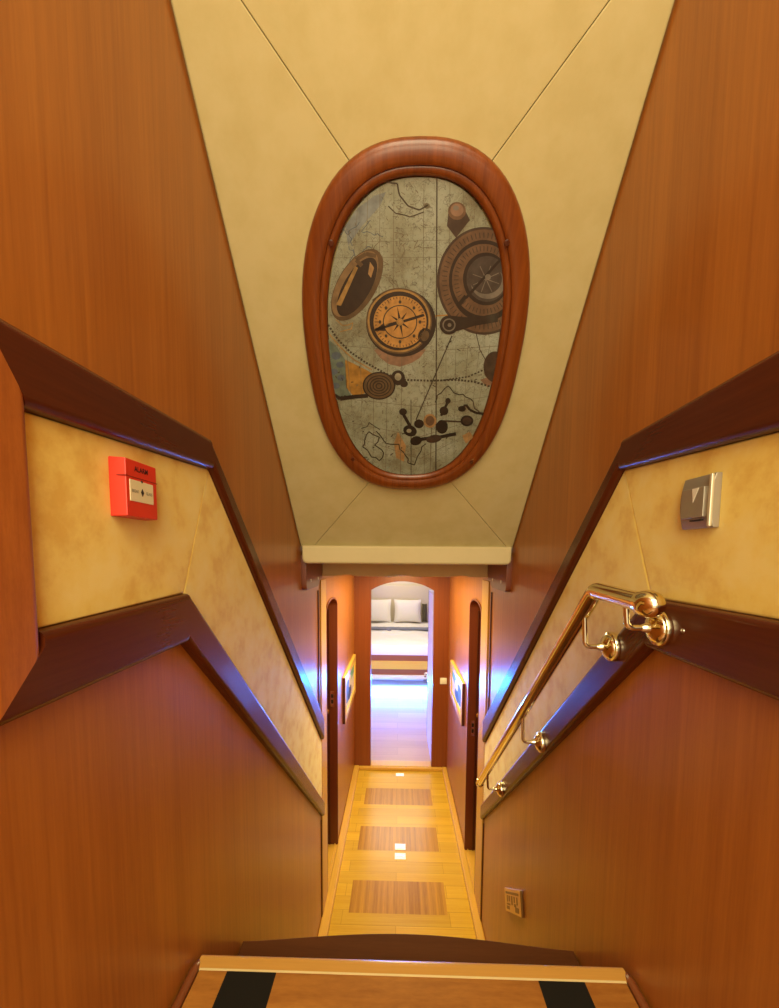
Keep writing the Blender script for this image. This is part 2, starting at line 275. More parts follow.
ART = """
0 1 -795 3716 -698 3676 -502 3582 -331 3485 -364 3387 -489 3272 -693 3183 -816 3330
1 1 -1030 3995 -904 3896 -795 3716 -801 3330 -738 3183 -986 3154 -1072 3446
2 2 -846 3768 -871 3732 -924 3716 -972 3732 -988 3769 -964 3806 -912 3820 -864 3805
2 2 -816 3650 -836 3620 -878 3608 -917 3620 -931 3650 -911 3680 -868 3693 -830 3680
2 2 -912 3556 -932 3525 -976 3512 -1016 3525 -1029 3556 -1008 3587 -966 3600 -926 3587
2 2 -818 3473 -838 3441 -882 3428 -922 3442 -936 3473 -915 3504 -872 3518 -832 3504
2 2 -904 3360 -924 3327 -968 3314 -1010 3328 -1024 3360 -1002 3392 -958 3406 -918 3392
3 1 -376 3843 -294 3740 -182 3661 -10 3620 162 3673 272 3738 352 3840 -12 3966
3 1 1166 3439 1330 3494 1404 3410 1301 3325
4 1 -34 2639 100 2394 72 2096 -66 2172 -100 2430
4 1 1010 2570 1130 2639 1210 2536 1093 2430
5 1 -659 5142 -498 5292 -313 5388 -179 5418 -248 5306 -462 5140 -640 4964
6 2 367 5536 664 1739 688 1739 381 5536
6 2 156 3152 196 1737 210 1737 168 3152
7 2 486 2998 552 1739 568 1738 500 2998
6 2 688 4014 242 2842 260 2834 704 4008
6 2 968 4150 1098 3836 1108 3838 979 4152
6 2 1098 3834 1316 3546 1326 3551 1108 3839
7 2 -552 5484 -652 4428 -646 4428 -547 5484
7 2 -400 5483 -472 4427 -465 4427 -394 5482
7 2 -246 5481 -290 4426 -284 4426 -240 5481
7 2 -93 5480 -110 4424 -103 4424 -88 5480
7 2 234 5476 277 4422 284 4422 240 5476
7 2 518 5474 611 4420 618 4420 523 5474
7 2 670 5472 790 4418 797 4418 675 5472
7 2 822 5470 970 4418 976 4418 827 5470
7 2 -766 3908 -1121 1776 -1112 1775 -759 3908
7 2 -571 3907 -839 1776 -830 1776 -564 3906
7 2 -377 3906 -558 1777 -549 1776 -369 3906
7 2 -182 3905 -278 1778 -268 1778 -175 3905
7 2 12 3904 2 1778 12 1778 20 3904
7 2 317 3902 442 1780 450 1780 324 3902
7 2 621 3901 879 1781 888 1781 628 3901
7 2 759 3900 1078 1782 1086 1782 766 3900
7 2 924 3900 1316 1782 1324 1782 931 3900
7 2 1090 3899 1552 1782 1562 1783 1096 3899
7 2 1227 3898 1750 1783 1759 1784 1234 3898
7 2 -798 5244 1108 5234 1108 5238 -798 5248
7 2 -821 5054 1145 5046 1144 5050 -820 5058
7 2 -845 4852 1184 4845 1183 4849 -844 4856
7 2 -986 3906 269 3812 270 3818 -985 3912
7 2 270 3812 1371 3882 1369 3888 269 3818
7 2 -1080 3150 304 3040 304 3048 -1078 3157
7 2 305 3040 1517 3130 1515 3137 304 3048
7 2 -1139 2669 326 2549 327 2558 -1137 2678
7 2 327 2549 1610 2652 1608 2660 326 2558
7 2 -1187 2279 344 2150 345 2159 -1185 2288
7 2 346 2150 1686 2264 1683 2273 344 2159
6 3 -995 4144 -982 4122 -958 4135 -971 4156
6 3 -972 4108 -959 4086 -934 4100 -948 4121
6 3 -950 4072 -936 4051 -912 4064 -925 4086
6 3 -926 4036 -912 4014 -888 4028 -902 4049
6 3 -903 4000 -889 3978 -864 3992 -879 4013
6 3 -878 3962 -860 3944 -838 3960 -856 3978
6 3 -848 3932 -830 3913 -808 3931 -826 3949
6 3 -818 3902 -799 3883 -778 3901 -796 3919
6 3 -787 3872 -768 3853 -747 3871 -766 3889
6 3 -756 3841 -738 3822 -716 3840 -734 3859
6 3 -723 3808 -702 3794 -684 3816 -706 3830
6 3 -688 3785 -666 3771 -648 3792 -670 3806
6 3 -652 3762 -630 3747 -612 3768 -634 3782
6 3 -616 3738 -594 3723 -576 3744 -598 3758
6 3 -579 3713 -557 3698 -540 3720 -562 3734
6 3 -542 3689 -520 3674 -503 3696 -525 3710
6 3 -504 3664 -480 3651 -466 3674 -490 3687
6 3 -464 3643 -440 3630 -426 3654 -449 3666
6 3 -424 3622 -400 3609 -385 3632 -410 3645
6 3 -384 3600 -360 3588 -344 3611 -369 3624
6 3 -344 3579 -319 3566 -304 3590 -328 3602
6 3 -302 3558 -278 3544 -263 3568 -288 3582
6 3 -262 3536 -236 3523 -222 3547 -247 3560
6 3 -218 3513 -186 3503 -176 3529 -208 3539
6 3 -166 3496 -134 3486 -124 3512 -156 3522
6 3 -112 3480 -81 3470 -72 3496 -104 3506
6 3 -60 3463 -28 3452 -19 3479 -50 3489
6 3 -7 3446 25 3436 34 3462 2 3472
6 3 50 3428 80 3427 80 3455 51 3456
6 3 98 3426 127 3425 127 3453 99 3454
6 3 146 3424 175 3423 176 3451 147 3452
6 3 194 3422 223 3422 223 3450 194 3451
6 3 242 3420 271 3419 271 3448 242 3448
6 3 290 3418 319 3418 319 3446 290 3446
6 3 338 3416 367 3416 366 3444 338 3445
6 3 386 3415 415 3414 414 3442 386 3443
6 3 436 3413 466 3414 464 3442 432 3441
6 3 487 3414 518 3416 514 3444 484 3442
6 3 538 3416 569 3417 566 3445 535 3444
6 3 590 3418 620 3418 617 3446 586 3446
6 3 641 3419 672 3420 668 3448 638 3448
6 3 692 3421 723 3422 719 3450 688 3449
6 3 744 3422 774 3424 770 3452 740 3451
6 3 795 3424 826 3425 821 3453 790 3452
6 3 844 3426 872 3422 872 3450 844 3454
6 3 891 3420 920 3416 920 3444 891 3448
6 3 938 3414 968 3411 967 3438 938 3442
6 3 986 3408 1015 3405 1015 3433 986 3436
6 3 1034 3403 1063 3399 1062 3427 1034 3430
6 3 1080 3398 1111 3389 1115 3416 1084 3424
6 3 1132 3383 1164 3375 1168 3402 1136 3410
6 3 1185 3369 1216 3360 1220 3388 1188 3396
6 3 1238 3355 1270 3346 1273 3373 1242 3382
6 3 1290 3340 1322 3332 1326 3359 1294 3368
6 3 1344 3326 1376 3317 1379 3345 1347 3353
6 3 1397 3311 1430 3302 1432 3330 1400 3338
6 3 584 3416 610 3419 606 3442 578 3438
6 3 629 3422 656 3425 650 3448 624 3444
6 3 674 3428 701 3432 696 3454 669 3450
6 3 719 3434 746 3438 740 3460 714 3456
6 3 764 3440 791 3444 785 3466 758 3462
6 3 809 3446 836 3450 830 3472 803 3468
6 3 854 3452 880 3456 874 3478 848 3474
6 3 898 3458 925 3462 919 3484 892 3480
6 3 943 3464 970 3468 964 3490 937 3486
6 3 990 3471 1016 3482 1004 3502 979 3491
6 3 1034 3490 1060 3502 1048 3522 1022 3510
6 3 1078 3509 1104 3520 1092 3540 1066 3530
6 3 1121 3528 1147 3540 1135 3560 1109 3548
6 3 1164 3547 1190 3558 1178 3578 1152 3567
6 3 1208 3566 1230 3578 1215 3597 1194 3585
6 3 1243 3587 1264 3598 1250 3617 1229 3605
6 3 1278 3607 1298 3618 1284 3637 1264 3625
6 3 1312 3626 1333 3638 1318 3656 1298 3645
6 3 1346 3646 1367 3658 1352 3676 1332 3664
6 3 1380 3666 1401 3678 1386 3696 1366 3684
6 3 -1078 3145 -1044 3154 -1047 3172 -1080 3162
6 3 -1022 3160 -988 3169 -992 3186 -1024 3177
6 3 -966 3175 -933 3184 -936 3201 -970 3192
6 3 -911 3190 -878 3199 -882 3216 -914 3207
6 3 -860 3204 -830 3201 -827 3219 -856 3222
6 3 -812 3199 -782 3194 -778 3212 -808 3216
6 3 -763 3192 -734 3188 -730 3206 -759 3210
6 3 -714 3186 -686 3182 -682 3200 -711 3204
6 3 -666 3180 -637 3176 -634 3194 -662 3198
0 2 304 4228 672 4248 669 4262 302 4242
8 3 -990 4038 -856 3878 -842 3888 -976 4048
8 3 -855 3878 -672 3710 -660 3722 -842 3888
8 3 -670 3709 -420 3574 -411 3588 -662 3723
6 2 541 3106 565 3164 549 3170 526 3113
6 2 566 3166 566 3214 549 3216 548 3168
6 2 562 3208 620 3248 610 3262 552 3222
6 2 622 3250 669 3313 656 3323 608 3260
6 2 668 3312 713 3345 702 3358 657 3325
6 2 703 3345 738 3320 747 3332 712 3358
6 2 736 3321 796 3249 808 3258 748 3330
6 2 799 3246 882 3217 887 3232 804 3261
6 2 887 3216 945 3226 940 3242 882 3232
6 2 936 3229 979 3188 989 3199 948 3239
6 2 982 3186 1067 3155 1070 3170 986 3201
6 2 1064 3156 1106 3118 1117 3130 1074 3168
6 2 1104 3123 1136 3018 1152 3020 1120 3126
6 2 1140 3012 1203 2974 1210 2988 1148 3026
6 2 1202 2975 1272 2916 1281 2929 1212 2988
6 2 1272 2916 1369 2844 1378 2858 1280 2930
6 2 1372 2842 1416 2829 1418 2846 1375 2860
6 2 -396 2643 -325 2560 -311 2573 -382 2656
6 2 -326 2561 -274 2476 -259 2486 -310 2572
6 2 -274 2475 -240 2428 -225 2441 -260 2487
6 2 -234 2425 -162 2412 -160 2432 -230 2444
6 2 -162 2412 -118 2408 -116 2427 -160 2432
6 2 -118 2408 -16 2410 -16 2430 -118 2427
6 2 -26 2419 -16 2331 2 2334 -7 2422
6 2 -12 2324 52 2274 62 2291 -1 2340
6 2 49 2278 83 2215 99 2225 65 2288
6 2 84 2213 137 2146 151 2160 98 2226
6 2 134 2155 127 2078 146 2075 154 2152
6 2 134 2066 251 2023 256 2044 140 2086
6 2 263 2030 280 2091 262 2098 244 2037
6 2 280 2091 308 2192 290 2198 262 2098
6 2 308 2189 368 2303 352 2314 291 2200
6 2 369 2308 370 2373 352 2374 350 2310
6 2 367 2366 438 2422 426 2438 356 2382
6 2 -573 2492 -546 2578 -564 2582 -590 2496
6 2 -548 2574 -499 2636 -512 2647 -562 2586
6 2 -512 2634 -456 2586 -444 2602 -500 2649
6 2 -454 2586 -345 2536 -338 2554 -446 2603
6 2 -350 2548 -378 2460 -360 2454 -332 2542
6 2 -375 2464 -432 2414 -420 2398 -364 2450
6 2 -431 2398 -316 2315 -306 2332 -420 2414
6 2 -319 2318 -282 2252 -266 2264 -302 2328
6 2 -284 2261 -308 2175 -290 2169 -266 2256
6 2 -306 2180 -360 2122 -347 2108 -293 2164
6 2 -346 2122 -405 2183 -418 2168 -360 2107
6 2 -411 2186 -482 2192 -484 2172 -413 2165
6 2 -475 2187 -540 2318 -556 2308 -492 2176
6 2 -542 2322 -621 2384 -633 2368 -554 2305
6 2 -620 2371 -576 2432 -591 2443 -634 2382
6 2 -575 2440 -586 2503 -604 2498 -593 2435
6 2 -626 2688 -523 2722 -526 2734 -628 2702
6 2 -518 2726 -491 2794 -503 2799 -530 2730
6 2 -500 2792 -431 2736 -422 2746 -492 2802
6 2 -430 2736 -329 2668 -322 2679 -423 2747
2 2 -494 5176 -506 5157 -500 5154 -488 5173
2 2 -506 5158 -532 5135 -526 5131 -500 5154
2 2 -531 5136 -589 5117 -586 5111 -528 5130
2 2 -590 5116 -630 5094 -626 5090 -585 5112
2 2 -632 5092 -620 5048 -612 5050 -624 5093
2 2 -620 5047 -593 5025 -587 5030 -613 5052
2 2 -594 5029 -614 5004 -606 5000 -586 5026
2 2 -614 5000 -592 4962 -584 4965 -606 5004
2 2 -651 5152 -666 5132 -659 5129 -644 5150
2 2 -666 5132 -687 5100 -680 5098 -659 5129
2 2 -687 5100 -708 5073 -702 5070 -680 5098
2 2 -706 5074 -732 5065 -730 5060 -704 5068
2 2 -734 5064 -764 5018 -756 5016 -727 5061
2 2 -756 5018 -762 5034 -770 5032 -764 5016
2 2 -762 5035 -802 5062 -808 5058 -768 5030
2 2 -638 4960 -632 4926 -624 4928 -630 4961
2 2 -629 4924 -585 4918 -583 4925 -628 4930
2 2 -588 4920 -570 4870 -562 4872 -580 4922
2 2 -568 4868 -556 4864 -553 4870 -564 4874
2 2 -558 4866 -535 4836 -528 4840 -551 4870
2 2 -536 4838 -534 4800 -526 4801 -527 4838
2 2 -358 4950 -407 4961 -410 4954 -361 4944
2 2 -412 4959 -421 4945 -414 4942 -404 4956
2 2 -420 4946 -454 4930 -449 4925 -415 4941
2 2 -454 4930 -490 4898 -484 4894 -448 4926
2 2 -489 4894 -458 4881 -454 4886 -485 4900
2 2 -458 4880 -428 4871 -424 4877 -454 4886
2 2 -430 4872 -408 4850 -401 4854 -423 4876
2 2 -408 4849 -372 4818 -365 4822 -402 4854
2 2 -372 4818 -356 4806 -350 4810 -365 4823
2 2 -356 4805 -325 4786 -320 4792 -350 4810
2 2 -758 5225 -733 5193 -726 5196 -752 5228
2 2 -734 5196 -753 5160 -746 5158 -726 5194
2 2 -751 5157 -717 5146 -714 5152 -748 5162
2 2 -719 5148 -704 5121 -696 5124 -712 5150
2 2 -702 5120 -669 5102 -664 5108 -697 5125
2 2 -670 5104 -663 5081 -655 5082 -662 5106
2 2 -662 5079 -627 5060 -622 5064 -656 5084
2 2 -362 5190 -378 5184 -374 5179 -358 5184
2 2 -379 5183 -404 5155 -397 5152 -372 5180
2 2 -403 5156 -452 5116 -446 5112 -398 5152
2 2 -452 5116 -476 5092 -470 5088 -446 5112
2 2 -475 5088 -448 5078 -444 5084 -472 5093
2 2 -445 5078 -408 5088 -411 5094 -448 5084
2 2 -411 5088 -365 5076 -362 5082 -408 5094
2 2 -366 5077 -329 5055 -324 5060 -360 5082
2 2 -324 5054 -282 5070 -286 5075 -328 5060
2 2 -288 5070 -265 5050 -258 5054 -281 5074
2 2 -262 5048 -220 5042 -218 5048 -261 5054
2 2 -586 4932 -572 4890 -564 4891 -578 4934
2 2 -572 4892 -600 4866 -594 4862 -565 4888
2 2 -600 4866 -631 4832 -624 4828 -593 4862
2 2 -632 4830 -644 4804 -636 4802 -624 4828
2 2 -644 4804 -668 4778 -661 4775 -637 4801
2 2 -669 4777 -670 4756 -661 4756 -660 4777
2 2 -669 4758 -696 4734 -690 4730 -662 4754
7 2 -89 5078 -21 5068 -20 5074 -88 5084
7 2 -22 5068 26 5056 28 5062 -19 5074
7 2 24 5060 -2 5036 4 5032 31 5056
7 2 1 4952 46 4984 40 4988 -4 4957
7 2 40 4988 16 4966 22 4962 46 4984
7 2 16 4963 32 4912 40 4914 24 4964
7 2 33 4914 14 4885 22 4882 40 4912
7 2 14 4885 4 4872 12 4868 21 4882
7 2 4 4872 -22 4832 -15 4829 12 4868
7 2 -22 4832 -40 4801 -32 4798 -14 4830
7 2 15 4610 36 4578 44 4582 22 4614
7 2 36 4579 48 4546 57 4548 44 4581
7 2 50 4545 76 4524 82 4530 56 4550
7 2 76 4524 118 4491 124 4496 83 4530
7 2 122 4498 60 4510 58 4503 120 4490
7 2 57 4510 17 4498 20 4490 60 4503
7 2 16 4497 -1 4488 4 4482 21 4491
7 2 2 4488 -60 4502 -62 4494 0 4481
7 2 -61 4502 -88 4504 -88 4497 -62 4494
7 2 -87 4504 -142 4511 -144 4504 -88 4497
7 2 -146 4510 -184 4496 -180 4488 -142 4504
7 2 -240 4863 -228 4814 -219 4814 -232 4864
7 2 -226 4811 -162 4784 -158 4790 -222 4817
7 2 -160 4790 -200 4785 -198 4778 -158 4784
7 2 -201 4784 -246 4764 -242 4758 -197 4779
7 2 -248 4763 -271 4722 -263 4720 -240 4760
7 2 -272 4722 -276 4704 -267 4702 -263 4720
7 2 -273 4706 -314 4692 -310 4685 -270 4700
7 2 -256 5021 -264 5004 -256 5002 -248 5020
7 2 -263 5004 -295 4982 -289 4978 -258 5000
7 2 -295 4982 -326 4960 -321 4956 -289 4978
7 2 -328 4959 -338 4931 -331 4929 -320 4957
7 2 -337 4932 -394 4894 -389 4890 -332 4928
7 2 -392 4895 -425 4892 -424 4886 -392 4888
7 2 -167 4642 -155 4616 -147 4619 -159 4644
7 2 -154 4615 -124 4593 -118 4598 -148 4620
7 2 -125 4593 -109 4578 -102 4582 -118 4598
7 2 -110 4580 -96 4537 -88 4539 -102 4582
7 2 -95 4540 -120 4516 -114 4512 -88 4536
7 2 -121 4513 -104 4470 -95 4472 -113 4516
7 2 188 5012 160 4969 167 4966 196 5008
7 2 160 4969 142 4935 150 4932 168 4966
7 2 148 4931 194 4950 190 4956 144 4936
7 2 190 4950 256 4932 258 4938 193 4956
7 2 259 4932 280 4938 276 4944 256 4938
7 2 278 4938 328 4933 328 4940 278 4944
7 2 329 4933 371 4938 369 4944 328 4940
7 2 -250 4676 -199 4668 -198 4675 -248 4682
7 2 -202 4670 -193 4654 -186 4657 -194 4673
7 2 -190 4652 -127 4646 -126 4653 -188 4659
7 2 -130 4648 -105 4616 -98 4620 -123 4652
7 2 -100 4614 -66 4624 -70 4630 -102 4621
7 2 -72 4626 -58 4587 -50 4589 -64 4628
7 2 -58 4586 -38 4542 -30 4544 -50 4589
7 2 -38 4543 -38 4514 -30 4514 -30 4542
7 2 -152 4632 -116 4622 -114 4629 -149 4638
7 2 -118 4624 -96 4598 -88 4602 -112 4628
7 2 -95 4598 -56 4572 -51 4577 -90 4603
7 2 -58 4575 -66 4534 -56 4533 -50 4574
7 2 -64 4530 -24 4504 -18 4510 -58 4536
7 2 -24 4505 1 4475 8 4479 -18 4509
7 2 442 3566 470 3560 472 3572 444 3578
7 2 1300 2704 1272 2701 1276 2686 1304 2689
7 2 214 3990 198 3948 210 3945 226 3986
6 2 -1022 2616 -1023 2589 -1008 2590 -1008 2618
6 2 -122 2260 -170 2224 -161 2210 -114 2246
7 2 -49 2891 -42 2866 -28 2871 -36 2895
7 2 940 2324 924 2290 938 2280 954 2315
7 2 725 3220 754 3219 754 3232 724 3234
7 2 1218 3522 1241 3477 1253 3481 1230 3525
7 2 1022 3438 1058 3408 1066 3416 1031 3447
6 2 -887 3558 -919 3549 -916 3538 -884 3546
6 2 781 3842 832 3818 837 3827 786 3852
7 2 -532 2155 -584 2132 -578 2116 -526 2140
6 2 -699 3419 -738 3416 -738 3404 -700 3406
6 2 -430 2372 -460 2368 -460 2352 -430 2356
7 2 416 2768 476 2753 478 2768 418 2782
6 2 -594 2656 -613 2637 -604 2626 -584 2644
7 2 -458 3934 -442 3910 -431 3916 -446 3940
6 2 475 3360 528 3330 534 3342 481 3370
6 2 1525 2114 1472 2107 1476 2090 1530 2096
6 2 1288 2686 1248 2660 1257 2646 1297 2673
7 2 -482 3768 -488 3734 -476 3733 -470 3767
6 2 -116 2599 -157 2554 -147 2544 -105 2588
6 2 -598 3630 -606 3603 -594 3600 -586 3628
7 2 512 3406 494 3378 504 3371 524 3398
6 2 -521 3392 -476 3358 -468 3368 -512 3402
7 2 -572 2414 -628 2400 -625 2384 -570 2398
6 2 -874 3474 -861 3430 -848 3434 -860 3478
6 2 -81 3176 -74 3141 -61 3144 -68 3178
6 2 -1004 2500 -995 2444 -980 2448 -989 2504
7 2 -283 2989 -280 2930 -266 2931 -269 2990
7 2 266 3694 256 3655 268 3651 279 3690
6 2 693 3955 667 3936 676 3926 702 3946
6 2 -848 3692 -844 3663 -831 3666 -836 3694
7 2 512 3713 496 3686 508 3680 523 3706
7 2 1522 2138 1547 2104 1558 2112 1534 2147
7 2 324 3358 371 3328 378 3338 332 3368
6 2 -775 2278 -826 2273 -826 2256 -775 2260
7 2 768 2914 748 2900 758 2888 777 2903
7 2 -901 2128 -925 2064 -911 2059 -888 2122
6 2 -329 3905 -363 3890 -358 3880 -323 3895
7 2 152 3521 106 3514 108 3502 154 3509
7 2 -294 3268 -297 3246 -283 3246 -281 3268
7 2 972 3864 1008 3856 1010 3868 974 3876
7 2 1180 3516 1130 3507 1134 3495 1185 3504
6 2 -554 2192 -619 2189 -620 2172 -554 2176
6 2 -960 3501 -954 3464 -940 3466 -947 3504
7 2 599 2759 602 2708 617 2708 614 2759
6 2 625 3879 659 3866 663 3876 629 3889
7 2 834 3434 860 3408 869 3416 844 3442
6 2 -736 2824 -763 2820 -762 2805 -735 2810
6 2 897 3010 924 2978 934 2986 908 3018
7 2 872 3050 906 3020 915 3030 880 3060
7 2 -588 3142 -596 3096 -582 3094 -574 3141
7 2 367 3672 340 3628 352 3622 378 3666
6 2 1330 3194 1356 3166 1366 3174 1340 3202
6 2 -260 3456 -259 3427 -246 3428 -247 3456
7 2 -96 2776 -130 2758 -123 2745 -90 2762
7 2 -204 2378 -173 2368 -168 2383 -200 2393
7 2 -834 3980 -784 3979 -783 3990 -833 3990
6 2 342 3626 312 3622 314 3610 344 3614
6 2 -407 3218 -377 3178 -366 3186 -396 3226
7 2 858 3826 882 3826 880 3836 858 3837
6 2 78 2615 31 2610 33 2594 80 2600
7 2 -150 2726 -139 2703 -126 2710 -136 2732
7 2 404 3124 421 3066 434 3070 418 3127
6 2 -40 3847 -13 3828 -6 3836 -33 3856
7 2 -283 3790 -308 3765 -299 3757 -274 3783
6 2 1120 3454 1080 3438 1086 3426 1127 3443
7 2 1132 3824 1086 3806 1092 3795 1138 3814
7 2 1100 2670 1080 2636 1092 2626 1113 2661
6 2 430 2852 470 2805 481 2814 440 2862
6 2 -1010 2286 -1041 2236 -1028 2228 -998 2278
7 2 -552 3146 -529 3096 -516 3102 -540 3152
6 2 36 2370 8 2354 16 2340 42 2354
6 2 771 2554 746 2519 758 2508 783 2544
7 2 -642 3380 -664 3356 -654 3348 -632 3372
7 2 714 2050 672 2007 682 1994 725 2036
7 2 1364 2598 1370 2557 1384 2557 1378 2598
6 2 1039 2234 1018 2180 1032 2172 1053 2226
7 2 -66 5292 -29 5275 -25 5280 -62 5296
7 2 -795 4481 -764 4442 -756 4446 -786 4486
7 2 -744 4641 -699 4621 -694 4628 -739 4648
7 2 164 4612 194 4586 201 4590 171 4617
7 2 -655 5415 -678 5396 -672 5392 -649 5412
7 2 -46 5256 1 5248 3 5254 -45 5261
7 2 -74 5304 -60 5296 -55 5302 -70 5308
7 2 118 5262 120 5248 127 5249 126 5262
7 2 -374 4914 -400 4887 -393 4884 -367 4910
7 2 254 5144 294 5132 297 5137 256 5149
7 2 -454 5380 -431 5349 -424 5352 -448 5383
7 2 40 4568 70 4550 75 4556 46 4574
7 2 -480 4998 -447 4992 -445 4998 -478 5004
7 2 196 4840 148 4819 153 4813 200 4834
7 2 56 4632 68 4592 76 4594 64 4633
7 2 171 4518 193 4510 196 4516 175 4525
7 2 -568 5036 -574 4996 -566 4996 -559 5036
7 2 188 5117 218 5096 224 5100 194 5122
7 2 -48 5214 -42 5202 -34 5204 -40 5216
7 2 -132 4570 -163 4564 -160 4557 -130 4564
7 2 136 5322 90 5314 92 5309 138 5316
7 2 324 4779 322 4752 330 4751 332 4778
7 2 -32 4870 -56 4862 -52 4856 -28 4864
7 2 -149 5399 -122 5393 -120 5399 -147 5404
7 2 -234 5380 -211 5359 -205 5362 -228 5383
7 2 174 4697 153 4685 158 4679 179 4692
7 2 -106 5213 -52 5212 -52 5218 -106 5219
7 2 -319 4884 -319 4866 -310 4866 -311 4885
7 2 220 5139 258 5120 263 5124 223 5144
7 2 360 4468 342 4452 348 4447 366 4462
7 2 -365 5440 -381 5427 -375 5424 -359 5437
7 2 -240 4954 -220 4946 -216 4951 -236 4960
7 2 -354 4974 -346 4934 -338 4936 -346 4975
7 2 -416 4534 -453 4504 -447 4499 -411 4528
7 2 140 4998 167 4990 170 4996 142 5004
7 2 -22 4722 -78 4709 -75 4702 -20 4716
7 2 -196 4996 -140 4984 -138 4990 -193 5002
7 2 -344 4942 -359 4911 -352 4909 -336 4940
7 2 -584 4981 -576 4963 -568 4966 -576 4984
7 2 -546 5170 -535 5140 -527 5142 -539 5172
7 2 -570 5021 -545 4993 -538 4996 -563 5024
7 2 -449 5052 -404 5048 -402 5054 -448 5058
7 2 -12 5412 30 5392 34 5396 -8 5416
7 2 143 5430 169 5412 174 5415 148 5434
7 2 116 4689 140 4686 142 4692 118 4696
7 2 52 5066 68 5044 76 5048 60 5070
7 2 -352 4906 -321 4895 -318 4901 -348 4912
7 2 -248 4442 -282 4406 -274 4402 -240 4437
7 2 272 5042 247 5028 253 5022 277 5038
7 2 -672 4704 -682 4686 -674 4683 -664 4702
7 2 -192 4696 -202 4680 -195 4677 -184 4692
7 2 146 5426 174 5402 180 5406 152 5429
7 2 81 4448 88 4432 96 4435 90 4450
7 2 -210 4444 -150 4440 -149 4447 -210 4452
7 2 -598 5088 -640 5064 -635 5058 -594 5082
7 2 -143 4523 -194 4504 -190 4498 -140 4516
7 2 -53 5228 -81 5200 -74 5196 -46 5224
7 2 256 5304 266 5293 272 5296 263 5307
7 2 -468 5105 -474 5092 -467 5090 -460 5104
7 2 -276 5222 -280 5208 -273 5206 -268 5222
7 2 -683 4598 -713 4590 -710 4584 -680 4592
7 2 -612 5104 -618 5066 -610 5066 -604 5103
7 2 -271 4572 -294 4562 -290 4555 -267 4565
7 2 -182 5200 -162 5182 -156 5186 -176 5204
7 2 -55 5048 -72 5022 -64 5019 -48 5046
7 2 207 4774 193 4753 201 4750 214 4771
7 2 18 4534 15 4505 24 4504 26 4534
7 2 79 5152 69 5132 76 5129 87 5150
7 2 -358 4606 -332 4588 -327 4594 -352 4611
7 2 -77 4886 -136 4877 -134 4870 -76 4880
8 2 -876 4205 -830 4168 -821 4176 -867 4213
8 2 -830 4168 -796 4137 -786 4144 -821 4176
8 2 -791 4136 -712 4140 -712 4150 -791 4146
8 2 -709 4140 -642 4169 -647 4178 -714 4150
8 2 -650 4175 -662 4147 -650 4144 -639 4172
8 2 -662 4146 -677 4102 -665 4100 -650 4144
8 2 -672 4106 -778 4084 -776 4073 -670 4096
8 2 -779 4084 -830 4072 -828 4061 -776 4073
6 2 -204 5492 -152 5487 -150 5500 -202 5504
6 2 -153 5487 -108 5480 -104 5492 -149 5499
6 2 -106 5480 -54 5476 -52 5488 -106 5492
6 2 -62 5482 -55 5448 -38 5449 -44 5483
6 2 -55 5448 -48 5417 -31 5419 -38 5450
6 2 -48 5416 -34 5384 -17 5388 -31 5420
6 2 -32 5382 0 5354 14 5362 -18 5390
6 2 0 5354 29 5327 42 5336 14 5362
6 2 29 5327 61 5300 74 5308 42 5336
6 2 64 5298 104 5285 111 5297 71 5310
6 2 105 5285 154 5272 159 5284 111 5297
6 2 154 5272 196 5262 201 5276 158 5284
6 2 204 5264 250 5283 240 5294 194 5275
6 2 250 5283 296 5304 286 5315 240 5294
6 2 -160 5301 -118 5270 -108 5276 -150 5308
6 2 -118 5270 -76 5240 -66 5246 -108 5276
6 2 -73 5238 -17 5230 -14 5240 -70 5248
6 2 -17 5230 32 5223 35 5232 -15 5240
6 2 32 5223 85 5207 90 5216 36 5232
6 2 90 5207 144 5218 139 5228 86 5216
6 2 144 5218 196 5233 190 5242 138 5228
6 2 196 5233 252 5248 246 5257 190 5242
7 2 314 5301 308 5287 292 5278 271 5278 254 5288 246 5302 252 5316 268 5325 289 5324 306 5316
9 4 -296 4921 -268 4902 -246 4876 -232 4844 -225 4804 -226 4758 -236 4708 -254 4654 -278 4598 -312 4540 -351 4482 -396 4426 -446 4372 -500 4324 -557 4282 -614 4246 -670 4220 -724 4203 -774 4196 -818 4198 -854 4211 -884 4234 -905 4265 -917 4304 -920 4350 -913 4402 -898 4456 -874 4514 -844 4572 -806 4630 -764 4686 -717 4738 -667 4785 -616 4828 -563 4864 -512 4892 -461 4914 -414 4928 -369 4934 -330 4932
10 5 -338 4906 -315 4890 -298 4868 -287 4838 -283 4802 -286 4762 -298 4716 -316 4666 -340 4615 -372 4562 -408 4509 -450 4457 -497 4408 -546 4364 -596 4324 -647 4291 -697 4266 -744 4248 -787 4240 -825 4242 -857 4252 -882 4272 -898 4298 -906 4334 -907 4374 -899 4420 -884 4470 -860 4523 -831 4576 -796 4629 -756 4680 -714 4728 -668 4773 -621 4813 -574 4847 -528 4875 -482 4896 -440 4910 -402 4916 -368 4915
11 6 -341 4846 -322 4832 -308 4812 -300 4786 -299 4755 -304 4718 -314 4678 -332 4634 -355 4588 -384 4540 -417 4493 -454 4446 -495 4402 -538 4362 -582 4326 -626 4296 -669 4273 -708 4257 -745 4249 -777 4249 -803 4257 -823 4273 -836 4296 -842 4326 -841 4362 -832 4403 -818 4447 -796 4494 -770 4541 -739 4588 -704 4634 -666 4678 -625 4719 -584 4756 -542 4787 -502 4813 -464 4832 -427 4846 -394 4852 -365 4852
8 7 -850 4375 -786 4364 -536 4755 -571 4775
4 7 -385 4812 -338 4754 -380 4655 -415 4695
9 7 -467 4788 -536 4846 -572 4819 -504 4760
9 7 -543 4816 -418 4872 -441 4904 -566 4849
